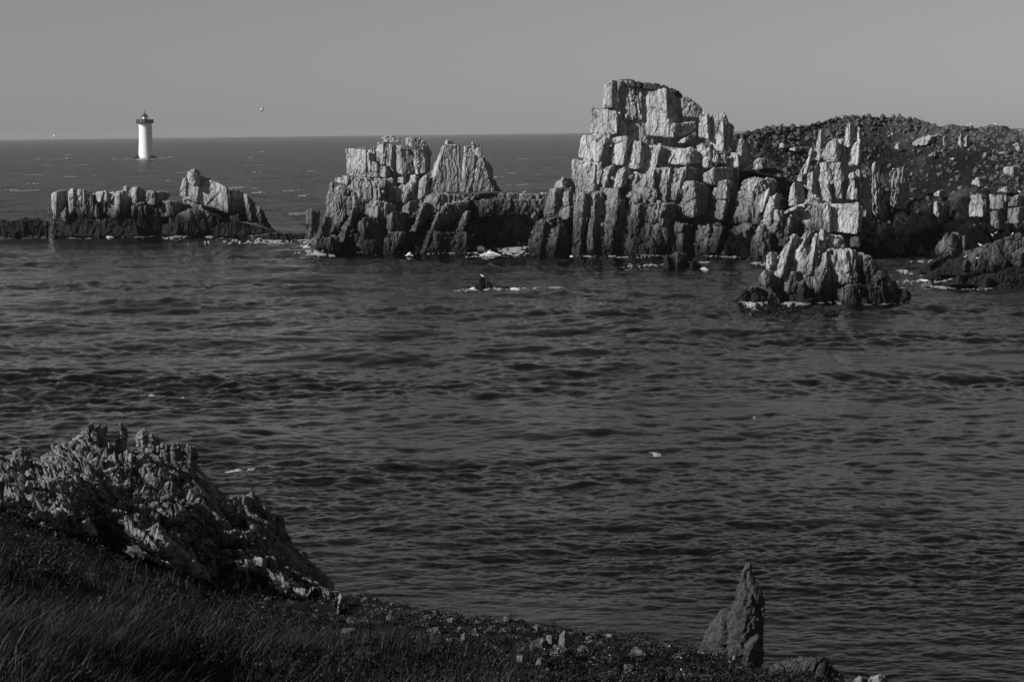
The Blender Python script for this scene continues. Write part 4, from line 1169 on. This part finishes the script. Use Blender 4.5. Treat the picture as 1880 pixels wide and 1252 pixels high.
def foliage_mat(name, lo, hi, scale=2.0):
    m, nt, b = mat_new(name)
    geo = node(nt, "ShaderNodeNewGeometry")
    n1 = noise_n(nt, geo.outputs["Position"], scale, 4, .6)
    r_ = node(nt, "ShaderNodeNewGeometry")
    c = ramp(nt, n1, [(.3, lo), (.7, hi)])
    c = math_n(nt, 'MULTIPLY', c, ramp(nt, r_.outputs["Random Per Island"], [(0, .2), (.7, .7), (.9, 1.8), (1, 4.5)]))
    nt.links.new(c, b.inputs["Base Color"]); b.inputs["Roughness"].default_value = .7; b.inputs["Specular IOR Level"].default_value = .15
    return m
M_HEATH = foliage_mat("heather_leaf", .008, .024)
M_PALE = foliage_mat("lichen_tuft", .05, .17)
M_GRASS = foliage_mat("dry_grass", .008, .04, 1.0)

rng = np.random.default_rng(21)
def leaves(centers, radius, per, size, flat=.6):
    n = len(centers)
    c = np.repeat(centers, per, 0); r = np.repeat(radius, per)
    d = rng.normal(size=(n * per, 3)); d /= np.linalg.norm(d, axis=1, keepdims=True); d[:, 2] = np.abs(d[:, 2])
    q = c + d * (r * (0.45 + .55 * rng.random(n * per)))[:, None] * np.array([1, 1, flat])
    t1 = d + .9 * rng.normal(size=d.shape); t1 /= np.linalg.norm(t1, axis=1, keepdims=True)
    t2 = np.cross(t1, rng.normal(size=d.shape)); t2 /= np.linalg.norm(t2, axis=1, keepdims=True)
    L_ = (size * (.5 + rng.random(n * per)))[:, None]
    v = np.stack((q, q + t1 * L_ * .5 + t2 * L_ * .28, q + t1 * L_, q + t1 * L_ * .5 - t2 * L_ * .28), 1).reshape(-1, 3)
    f = np.arange(len(v)).reshape(-1, 4)
    return v, f
# heather in low cushions over the whole slope, denser further off (evenly in the picture)
N = 8200
x = rng.uniform(-150, 2050, N); s_ = np.interp(x, gx, gy)
y = s_ + (1330 - s_) * rng.random(N) ** .9 + 2
c_ = ground(x, y)
rad = (0.08 + 0.30 * rng.random(N) ** 2) * np.clip(g_depth(x, y) / 32, .7, 1.6)
hv, hf = leaves(c_, rad, 44, .055)
tag(new_obj("heather", hv, hf, M_HEATH), "dark low heather and gorse over the clifftop", "heather", kind='stuff')
# paler tufts and flower heads along the edge
N = 1220
x = np.concatenate([rng.uniform(420, 620, 230), rng.uniform(620, 1330, 990)]); s_ = np.interp(x, gx, gy)
y = s_ + 3 + 62 * rng.random(N) ** 1.3
c_ = ground(x, y); rad = .05 + .12 * rng.random(N)
km = fbm(c_ / .8, 95, 2) > .0
pv, pf = leaves(c_[km], rad[km], 46, .035)
tag(new_obj("sea_thrift", pv, pf, M_PALE), "pale dry tufts of cushion plants along the cliff edge", "cushion plants", kind='stuff')
# tall fine grass bending to the right
def blades(x, y, hgt, bend, wid):
    p = ground(x, y); n = len(p)
    h_ = hgt * (.55 + .6 * rng.random(n))
    az_ = rng.uniform(0, 2 * np.pi, n)
    dirx = np.stack((bend * (.6 + .8 * rng.random(n)) + .25 * rng.normal(size=n), .3 * rng.normal(size=n), np.zeros(n)), 1)
    side = np.stack((np.cos(az_), np.sin(az_), np.zeros(n)), 1)
    vs_ = []
    for k_, wk in ((0, 1), (.4, .85), (.75, .55), (1.0, .12)):
        c = p + np.array([0, 0, 1.0]) * (h_ * k_ * (1 - .18 * k_))[:, None] + dirx * (h_ * k_ ** 2)[:, None]
        vs_ += [c - side * (wid * wk * .5), c + side * (wid * wk * .5)]
    v = np.stack(vs_, 1).reshape(-1, 3)
    b_ = np.arange(n)[:, None] * 8
    f = np.concatenate([b_ + np.array([[0, 1, 3, 2]]), b_ + np.array([[2, 3, 5, 4]]), b_ + np.array([[4, 5, 7, 6]])])
    return v, f
gvs, gfs, n0 = [], [], 0
for (xa, xb, ya, yb, num, hg, bd) in [(-150, 260, 1120, 1200, 9000, .62, .35), (200, 560, 1140, 1215, 6000, .5, .35), (-150, 600, 1200, 1330, 9000, .45, .3),
                                      (520, 800, 1175, 1215, 5200, .36, .25), (600, 1000, 1205, 1330, 6500, .32, .2), (900, 1300, 1195, 1330, 3500, .24, .15), (-120, 560, 1040, 1130, 5000, .42, .3)]:
    num = int(num * .75); x = rng.uniform(xa, xb, num); y = rng.uniform(ya, yb, num)
    pk = ground(x, y)
    keep = fbm(pk / np.array([1.1, 1.1, 9]), 77, 2) > -.15
    x, y = x[keep], y[keep]
    v_, f_ = blades(x, y, hg, bd, .010)
    gvs.append(v_); gfs.append(f_ + n0); n0 += len(v_)
tag(new_obj("grass", np.concatenate(gvs), np.concatenate(gfs), M_GRASS), "tall fine dry grass bending in the wind", "grass", kind='stuff')

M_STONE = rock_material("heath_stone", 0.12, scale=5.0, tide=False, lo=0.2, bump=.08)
# ---- the rocky outcrop at the left
CF = (0, 760, 4.7); CG = (0, 740, 2.445); CT = (1180, 1000, 2.686)
o = Rock("rock_outcrop", "jagged lichen spotted outcrop with broken teeth on its crest, left foreground", "rock", 64, M_LAND, (-14, 64, 6), res=.036, lean=(.45, 0))
ox = np.array([-120, 0, 40, 60, 95, 130, 160, 185, 250, 300, 350, 372, 400, 430, 460, 490, 520, 555, 590, 612, 625], float)
oy = np.array([850, 842, 838, 846, 834, 815, 796, 808, 815, 828, 850, 866, 900, 918, 908, 938, 985, 1030, 1066, 1098, 1120], float)
ol = np.array([940, 940, 955, 960, 975, 985, 990, 990, 1030, 1050, 1065, 1070, 1075, 1080, 1085, 1090, 1098, 1104, 1110, 1116, 1128], float)
px = np.arange(-120, 624, 1.25)
tq = np.linspace(0, 1, 210)
A, B = np.meshgrid(np.arange(len(px)), tq, indexing='ij')
s0, s1 = np.interp(px, ox, oy), np.interp(px, ox, ol)
yy = s1[A] + (s0 - s1)[A] * B
XX = px[A]
d_low = g_depth(XX, np.maximum(s1[A], np.interp(XX, gx, gy))) - 1.2
d_top = 68 + 0 * XX
dd = d_low + (d_top - d_low) * B ** 1.15 - 1.6 * np.sin(np.pi * np.clip(B, 0, 1)) * (0.5 + .5 * np.sin(XX / 60.0))
V = P(XX.ravel(), yy.ravel(), dd.ravel())
nh, nv_ = A.shape
I = (np.arange(nh - 1)[:, None] * nv_ + np.arange(nv_ - 1)[None, :]).ravel()
Q = np.stack((I, I + nv_, I + nv_ + 1, I + 1), 1)
nr = vert_normals(V, Q)
if nr[:, 2].mean() < 0: nr = -nr; Q = Q[:, ::-1]
ln_ = (.55, 0)
dis = 0.56 * facet(V, 1.5, (.6, 1, 2.2), ln_, 61, .9, .6, .10) + .20 * facet(V, .55, (.65, 1, 2.8), ln_, 62, .9, 1.0, .14) + .07 * facet(V, .2, (.7, 1, 2.2), ln_, 63, .9, .9, .15) + .3 * fbm(V / 2.0, 64, 2)
V = V + (nr * .8 + np.array([-.1, -.45, .15])) * (dis * np.clip((1 - B.ravel()) * 12, .35, 1))[:, None]
# back of the ridge, falling to the sea
Vg = V.reshape(nh, nv_, 3)
bk = []
for e_ in (.03, .1, .25, .5, 1.0):
    r_ = Vg[:, -1] + np.array([0, 8 * e_, 0]); r_[:, 2] = Vg[:, -1, 2] * (1 - e_) - 2 * e_
    bk.append(r_)
VB = np.concatenate([Vg, np.stack(bk, 1)], 1); nb_ = VB.shape[1]
I = (np.arange(nh - 1)[:, None] * nb_ + np.arange(nb_ - 1)[None, :]).ravel()
Qb = np.stack((I, I + 1, I + nb_ + 1, I + nb_), 1)
OUT = Vg
new_obj("rock_face", VB.reshape(-1, 3), Qb, M_LAND, o.root)
for C, off, sp, kw in [
    (CF, 2.6, "692 172 764 98 808 62 650 300 760 310 815 300", dict(r=.3)),
    (CF, 3.0, "848 104 886 84 938 112 836 300 880 310 934 300", dict(r=.35)),
    (CF, 3.4, "1012 106 1046 58 1084 104 996 300 1050 310 1104 300", dict(r=.35)),
    (CF, 3.4, "1186 202 1232 138 1256 162 1156 400 1230 410 1274 400", dict(r=.35)),
    (CF, 3.2, "1278 172 1306 148 1394 244 1270 420 1310 430 1410 420", dict(r=.3)),
    (CF, 3.2, "1396 274 1432 248 1476 264 1386 440 1430 450 1484 450", dict(r=.25)),
    (CF, 3.2, "1478 276 1496 262 1520 284 1476 440 1500 450 1524 450", dict(r=.25)),
    (CF, 3.2, "1500 274 1528 258 1564 294 1496 450 1530 460 1574 460", dict(r=.25)),
    (CF, 3.4, "1560 320 1590 292 1630 320 1556 480 1600 490 1640 480", dict(r=.25)),
    (CF, 3.2, "1606 294 1642 254 1706 304 1586 520 1640 530 1734 530", dict(r=.25)),
    (CF, 1.2, "654 262 716 250 752 332 600 360 700 372 756 362", dict(r=.3)),
    (CF, 1.6, "596 258 625 250 648 270 590 310 620 322 648 312", dict(r=.4)),
    (CF, 0.6, "424 350 470 330 500 365 420 410 470 420 510 400", dict(r=.4)),
    (CF, 0.8, "500 320 530 300 552 340 498 380 530 390 552 376", dict(r=.4)),
    (CF, 0.4, "560 370 650 350 740 390 552 420 640 432 740 420", dict(r=.35)),
    (CF, 2.6, "100 332 190 286 284 354 96 390 190 396 290 390", dict(r=.35)),
    (CF, -0.4, "1066 500 1110 450 1140 540 1080 560 1120 590 1150 570", dict(r=.35)),
    (CF, -0.6, "950 590 1030 505 1056 560 950 640 1010 640 1056 590", dict(r=.35)),
    (CF, -0.8, "930 690 970 650 1010 700 920 750 970 770 1010 750", dict(r=.35)),
    (CF, -0.8, "1040 640 1080 600 1110 640 1036 680 1080 700 1112 680", dict(r=.4)),
    (CF, -1.2, "1010 1010 1045 965 1090 1040 1000 1090 1050 1110 1110 1090", dict(r=.3)),
    (CF, -1.2, "1640 1010 1670 970 1712 1030 1630 1080 1680 1100 1716 1090", dict(r=.4)),
    (CF, -0.8, "690 870 740 840 790 880 680 940 740 950 796 930", dict(r=.3)),
    (CG, 2.6, "1094 428 1132 388 1168 432 1086 560 1130 570 1186 560", dict(r=.3)),
    (CG, 2.6, "1228 515 1256 496 1278 535 1220 640 1250 650 1290 640", dict(r=.3)),
    (CG, 2.4, "1168 470 1190 448 1220 490 1160 580 1190 590 1230 580", dict(r=.3)),
    (CG, 2.2, "1280 600 1300 590 1314 640 1270 700 1300 710 1330 700", dict(r=.3)),
    (CG, 2.0, "1330 690 1360 670 1400 740 1320 800 1360 810 1420 800", dict(r=.25)),
    (CG, 1.6, "1400 780 1430 760 1490 860 1390 880 1440 890 1500 885", dict(r=.25)),
]:
    o.add(C, off, sp, name='rock_tooth', style='rough', amp=1.5, **kw)
# many small leaning slabs breaking through the turf of the face
mv, mq, n0 = [], [], 0
for _ in range(90):
    a_ = rng.integers(10, nh - 10); b_ = int(rng.uniform(.06, .93) * nv_)
    p0 = OUT[a_, b_]
    if fbm(p0[None] / 1.5, 88, 2)[0] < -.1: continue
    w_ = .10 + .26 * rng.random() ** 1.5; h_ = w_ * (1.6 + 2.6 * rng.random()); t_ = w_ * (.35 + .45 * rng.random())
    yaw = rng.normal() * .35 - .5
    ux = np.array([math.cos(yaw), math.sin(yaw), 0]); uy = np.array([-math.sin(yaw), math.cos(yaw), 0])
    uz = np.array([-.45 + .15 * rng.normal(), .15 + .15 * rng.normal(), 1.0])
    tp = .25 + .5 * rng.random(); sl = rng.uniform(-.3, .3)
    cn = [[[None, None], [None, None]], [[None, None], [None, None]]]
    for ix in (0, 1):
        for iy in (0, 1):
            cn[ix][iy][0] = p0 + ux * w_ * (ix - .5) + uy * t_ * (iy - .3) - uz * h_ * .5
            cn[ix][iy][1] = p0 + ux * w_ * ((ix - .5) * tp + sl * .4) + uy * t_ * (iy - .3) * tp + uz * h_ * (.5 + sl * (ix - .5))
    v_, q_ = hexa(cn, .2, .045, .6, 'smooth', int(rng.integers(1, 9999)), (-.3, 0))
    mv.append(v_); mq.append(q_ + n0); n0 += len(v_)
tag(new_obj("stone_slab", np.concatenate(mv), np.concatenate(mq), M_LAND, o.root), kind='stuff')
# turf between the slabs of the outcrop
pick = rng.integers(0, nh, 7000); pj = (rng.random(7000) ** 1.4 * nv_ * .93).astype(int)
c_ = OUT[pick, pj]
low = dis.reshape(nh, nv_)[pick, pj]
km = (low < .02 + .10 * fbm(c_ / 1.6, 89, 2) + .10 * (pick / nh) + .22 * (1 - pj / nv_) - .12)
hv, hf = leaves(c_[km], .08 + .18 * rng.random(km.sum()), 40, .05)
tag(new_obj("turf", hv, hf, M_HEATH), "dark turf and heather growing between the stones of the outcrop", "turf", kind='stuff')

# ---- the standing spike at the right
def spike(name, label, cat, levels, C, D, mat, seed, depth=.62, n=64, res=None, style='flute'):
    lv = np.array([[C[0] + l / C[2], C[0] + r_ / C[2], C[1] + y / C[2]] for (l, r_, y) in levels])
    ys = np.linspace(lv[0, 2], lv[-1, 2], 120)
    xl = np.interp(ys, lv[:, 2], lv[:, 0]); xr = np.interp(ys, lv[:, 2], lv[:, 1])
    v = []
    for yy_, a0, a1 in zip(ys, xl, xr):
        pl, pr_ = P(np.array(a0), np.array(yy_), D), P(np.array(a1), np.array(yy_), D)
        cx, rx, z = (pl[0] + pr_[0]) / 2, (pr_[0] - pl[0]) / 2, (pl[2] + pr_[2]) / 2
        for k_ in range(n):
            a_ = 2 * math.pi * k_ / n
            ca, sa = math.cos(a_), math.sin(a_)
            # a wedge in plan: a ridge facing the camera two thirds of the way across
            q = (abs(ca) ** 1.3 + abs(sa) ** 1.3) ** (-1 / 1.3)
            v.append((cx + rx * ca * q + .25 * rx * (1 - abs(ca)) * (1 if sa < 0 else 0), D + rx * depth * sa * q, z))
    v = np.array(v)
    q = []
    for j in range(119):
        for k_ in range(n):
            q.append((j * n + k_, j * n + (k_ + 1) % n, (j + 1) * n + (k_ + 1) % n, (j + 1) * n + k_))
    q = np.array(q)[:, ::-1]
    nr = vert_normals(v, q)
    loc_r = np.repeat(np.clip((np.interp(ys, lv[:, 2], lv[:, 1] - lv[:, 0]) * D / F) / .9, .08, 1), n)
    v = v + nr * loc_r[:, None] * (.15 * facet(v, .5, (.8, .8, 2.0), (-.25, 0), seed, .8, .5, .12) + .06 * facet(v, .24, (.8, .8, 2.4), (-.25, 0), seed + 1, .8, .6, .14) + .02 * fbm(v / .08, seed + 2, 3))[:, None]
    return v, q
v_, q_ = spike("", "", "", [(524, 530, 84), (510, 538, 100), (486, 548, 140), (478, 566, 188), (466, 580, 212), (446, 598, 262), (410, 598, 310), (375, 598, 350), (330, 596, 395), (300, 592, 450), (280, 588, 500), (272, 585, 590), (270, 585, 660)], CT, 40, M_LAND, 501)
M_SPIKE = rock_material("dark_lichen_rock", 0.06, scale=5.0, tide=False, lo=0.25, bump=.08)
sp = new_obj("standing_rock", v_, q_, M_SPIKE)
tag(sp, "dark pointed spike of rock standing at the cliff edge, lower right", "rock")
def small(label, C, D, s, cat="rock", mat=None, name="boulder", group=None, **kw):
    R = Rock(name, label, cat, D, mat or M_LAND, (0, 0, 0), res=D / F * 1.95)
    c = R.corners(C, 0, s, kw.pop('tl', 30), kw.pop('tr', 40), kw.pop('rake', .1), None)
    bpy.data.objects.remove(R.root)
    v_, q_ = hexa(c, kw.pop('r', .35), D / F * 1.6, 1.0, kw.pop('style', 'block'), sum(map(ord, label)), kw.pop('lean', (-.3, 0)))
    return tag(new_obj(name, v_, q_, mat or M_LAND), label, cat, group)
small("pale blunt stone leaning against the foot of the standing spike", CT, 39, "408 590 452 528 492 580 400 640 450 650 494 640")
small("dark stone shoulder left of the standing spike", CT, 40.2, "300 430 345 380 400 420 270 560 340 570 410 560", mat=M_SPIKE)
small("ragged dark rock ridge right of the standing spike", CT, 37, "600 610 850 556 910 560 590 720 860 730 1000 720", mat=M_SPIKE, name="rock_outcrop", style='flute', r=.25)
small("rough dark rock at the bottom right of the cliff edge", CT, 36.4, "860 600 900 556 990 640 840 720 900 730 1040 720", mat=M_SPIKE, name="rock_outcrop", style='flute')
small("small pale rock at the very bottom right of the cliff edge", CT, 34.5, "1040 660 1080 644 1120 660 1030 720 1080 730 1130 720")
small("rounded grey rock at the bottom edge, farthest right", CT, 34, "1110 650 1170 632 1216 660 1100 720 1170 730 1222 720", r=.45)
CE = (600, 1000, 2.9375)
for s, lab in [("1250 480 1285 450 1310 500 1240 560 1280 570 1310 540", "upright pale slab in the middle of the cliff edge"),
               ("1090 520 1170 490 1230 560 1070 590 1160 600 1240 600", "broad cracked pale rock left of the upright slab"),
               ("780 460 810 440 840 465 776 490 810 498 842 490", "round white stone in the heath, left of the cracked rock"),
               ("850 465 885 450 915 475 846 495 880 505 916 500", "round white stone, second from the left on the heath"),
               ("720 490 745 470 765 495 716 520 745 528 768 520", "small white stone lowest on the left of the cliff edge"),
               ("1110 440 1135 430 1160 450 1106 470 1135 478 1162 470", "small white stone just above the cracked rock"),
               ("645 400 680 385 720 410 640 440 680 450 722 440", "grey lichen covered stone left on the cliff edge"),
               ("240 290 262 280 290 300 238 315 262 322 290 316", "lone dark stone on the skyline of the cliff edge"),
               ("570 355 590 345 612 362 566 378 590 384 614 378", "small pale stone high on the left of the cliff edge"),
               ("1180 490 1215 480 1240 510 1176 530 1215 540 1242 532", "flat pale rock between the cracked rock and the upright slab"),
               ("1020 600 1055 590 1085 615 1016 635 1055 645 1088 636", "dim stone lowest under the cracked rock"),
               ("1130 620 1155 605 1180 625 1126 645 1155 655 1184 646", "dim stone under the upright slab")]:
    v = [float(q) for q in s.split()]
    cx, cy = CE[0] + v[8] / CE[2], CE[1] + v[9] / CE[2]
    small(lab, CE, float(g_depth(cx, cy)) - .35, s, cat="stone", name="stone", style='block', r=.3, mat=M_STONE)
# smaller pale stones nothing tells apart
grp = "small pale stones in the heath"
proto = None
for _ in range(60):
    x = rng.uniform(640, 1280); y = np.interp(x, gx, gy) + rng.uniform(4, 62)
    p0 = ground(np.array([x]), np.array([y]))[0]
    if proto is None:
        cn = [[[np.array([i_ - .5, j_ - .5, (k2 - .5) * .7]) for k2 in (0, 1)] for j_ in (0, 1)] for i_ in (0, 1)]
        v_, q_ = hexa(np.array(cn) * .3, .5, .035, 1.4, 'block', 77)
        proto = new_obj("stone", v_, q_, M_STONE)
        s_ = proto
    else:
        s_ = proto.copy(); COL.objects.link(s_)
    s_.location = p0 + np.array([0, 0, .06])
    k_ = .35 + .75 * rng.random() ** 2
    s_.scale = (k_ * (.8 + .5 * rng.random()), k_, k_ * (.7 + .5 * rng.random())); s_.rotation_euler = (rng.normal() * .3, rng.normal() * .3, rng.uniform(0, 6.28))
    tag(s_, "small pale lichen covered stone half sunk in the heath along the cliff edge", "stone", grp)

# ------------------------------------------------------------------ gulls
M_GULL, nt, b = mat_new("gull_plumage")
tc = node(nt, "ShaderNodeTexCoord"); sx_ = node(nt, "ShaderNodeSeparateXYZ"); nt.links.new(tc.outputs["Object"], sx_.inputs[0])
gk = ramp(nt, math_n(nt, 'ADD', math_n(nt, 'MULTIPLY', sx_.outputs[0], -1.0), math_n(nt, 'MULTIPLY', sx_.outputs[2], .35)), [(.06, .85), (.11, .45), (.27, .40), (.30, .05)])
nt.links.new(gk, b.inputs["Base Color"]); b.inputs["Roughness"].default_value = .8
def gull_mesh():
    """standing gull facing +x, feet at the origin: body, neck, head, bill, tail and legs in one skin"""
    bm_v, bm_q, n0 = [], [], 0
    def tube(path, n=10):
        nonlocal n0
        pts = []
        for (x, z, rx, ry) in path:
            for k_ in range(n):
                a_ = 2 * math.pi * k_ / n
                pts.append((x, ry * math.cos(a_), z + rx * math.sin(a_)))
        q = [(n0 + j * n + k_, n0 + j * n + (k_ + 1) % n, n0 + (j + 1) * n + (k_ + 1) % n, n0 + (j + 1) * n + k_) for j in range(len(path) - 1) for k_ in range(n)]
        bm_v.extend(pts); bm_q.extend(q); n0 += len(pts)
    tube([(-.34, .17, .004, .015), (-.27, .17, .02, .03), (-.16, .18, .06, .065), (0, .20, .085, .085), (.10, .23, .075, .075), (.15, .29, .05, .05), (.17, .345, .042, .042), (.20, .37, .04, .04), (.235, .37, .028, .028), (.25, .365, .012, .012), (.30, .355, .007, .007), (.315, .345, .002, .002)])
    for s_ in (-1, 1):
        k0 = len(bm_v)
        tube([(.0, .0, .006, .006), (.0, .14, .007, .007)], 6)
        for j in range(k0, len(bm_v)):
            x, y, z = bm_v[j]; a_ = j - k0
            zz = 0.0 if a_ < 6 else .14
            an = 2 * math.pi * (a_ % 6) / 6
            bm_v[j] = (.02 + .007 * math.cos(an), s_ * .035 + .007 * math.sin(an), zz)
    return bm_v, bm_q
gmv, gmq = gull_mesh()
def flying_mesh():
    v, q, n0 = list(gmv[:120]), [f for f in gmq if max(f) < 120], 120
    v = [(x, y, z - .2) for x, y, z in v]
    v = [(x, y, z * (.6 if x > .1 else 1)) for x, y, z in v]
    for s_ in (-1, 1):
        for (y, z, c0, c1) in ((.05, .05, -.10, .10), (.25, .16, -.09, .12), (.45, .17, -.12, .06), (.68, .10, -.16, -.12)):
            v += [(c1, s_ * y, z), (c0, s_ * y, z - .005), (c1, s_ * y, z + .012), (c0, s_ * y, z + .006)]
        for j in range(3):
            a = n0 + j * 4
            q += [(a, a + 1, a + 5, a + 4), (a + 2, a + 6, a + 7, a + 3), (a, a + 4, a + 6, a + 2), (a + 1, a + 3, a + 7, a + 5)]
        n0 += 16
    return v, q
bpy.context.view_layer.update()
dg = bpy.context.evaluated_depsgraph_get()
gull0 = None
GULLS = [
    (1521, 221, 0, "gull on the hill crest, left of the pinnacle tip"), (1546, 218, 2.8, "gull standing tall just above the highest pinnacle"),
    (1655, 216, 0.3, "gull on the rounded summit of the hill"), (1775, 229, 1.2, "upright gull of the pair on the right hand crest"),
    (1783, 231, 3.0, "crouching gull of the pair on the right hand crest"), (1806, 236, 0.4, "gull just below the crest, right of the pair"),
    (1828, 231, 2.9, "dark backed gull on the crest near the right edge"), (1872, 243, 0.2, "gull farthest right on the crest"),
    (1631, 253, 0.2, "left gull of the two under the summit"), (1638, 249, 2.5, "right gull of the two under the summit"),
    (1537, 250, 0.6, "gull perched between the pinnacles"), (1214, 160, 0.3, "gull on top of the tallest stack"),
    (962, 355, 0.2, "left gull on the low ledge beside the channel"), (996, 356, 2.9, "right gull on the low ledge beside the channel"), (1000, 357, 0.4, "crouching gull beside the right gull of the low ledge"),
    (886, 508, 2.6, "gull on the tip of the tiny lone rock"),
    (1828, 431, 0.4, "highest gull on the right shore ledges"), (1823, 435, 3.0, "gull just below the highest one on the shore ledges"),
    (1858, 434, 0.7, "gull nearest the right edge on the shore ledges"), (1800, 453, 2.7, "gull half way up the shore ledges"),
    (1772, 475, 0.4, "lowest left gull on the shore ledges"), (1794, 477, 2.9, "small hunched gull right of the lowest one on the shore ledges"),
    (1240, 293, 0.4, "gull sitting under the flat block of the tallest stack"), (1833, 355, 0.3, "gull on top of the blocky outcrop"), (1872, 355, 2.7, "gull on the blocky outcrop near the right edge"),
]
for (x, y, yaw, lab) in GULLS:
    for dy in (0, 1, 2, 3, 5, 7, 10):
        d_ = ray(np.array(float(x)), np.array(float(y + dy)))
        hit, loc, nrm, idx, ob, _m = scene.ray_cast(dg, Vector((0, 0, CAM_H)), Vector(d_).normalized())
        if hit and loc.y < 420 and ob.name not in ("sea",): break
    else:
        print("no perch for", lab); continue
    if gull0 is None:
        gull0 = new_obj("gull", gmv, gmq, M_GULL, None, True); gl = gull0
    else:
        gl = gull0.copy(); COL.objects.link(gl)
    gl.location = loc + Vector((0, 0, -.01))
    gl.rotation_euler = (0, 0, yaw)
    gl.scale = (1.15, 1.15, 1.15)
    tag(gl, lab, "gull", "gulls perched on the rocks")
fmv, fmq = flying_mesh()
fl = new_obj("gull", fmv, fmq, M_GULL, None, True)
fl.location = P(np.array(481.0), np.array(202.0), 260); fl.rotation_euler = (math.radians(32), math.radians(-8), math.radians(200)); fl.scale = (1.1,) * 3
tag(fl, "gull in flight against the sky, right of the lighthouse", "gull", "gulls in flight")
f2 = fl.copy(); COL.objects.link(f2)
f2.location = P(np.array(573.0), np.array(291.5), 250); f2.rotation_euler = (math.radians(-30), 0, math.radians(60)); f2.scale = (.8,) * 3
tag(f2, "gull flying low over the water left of the twin stack", "gull", "gulls in flight")
f3 = fl.copy(); COL.objects.link(f3)
f3.location = P(np.array(99.0), np.array(250.5), 380); f3.rotation_euler = (math.radians(20), 0, math.radians(10))
tag(f3, "faint gull flying far off near the horizon at left", "gull", "gulls in flight")
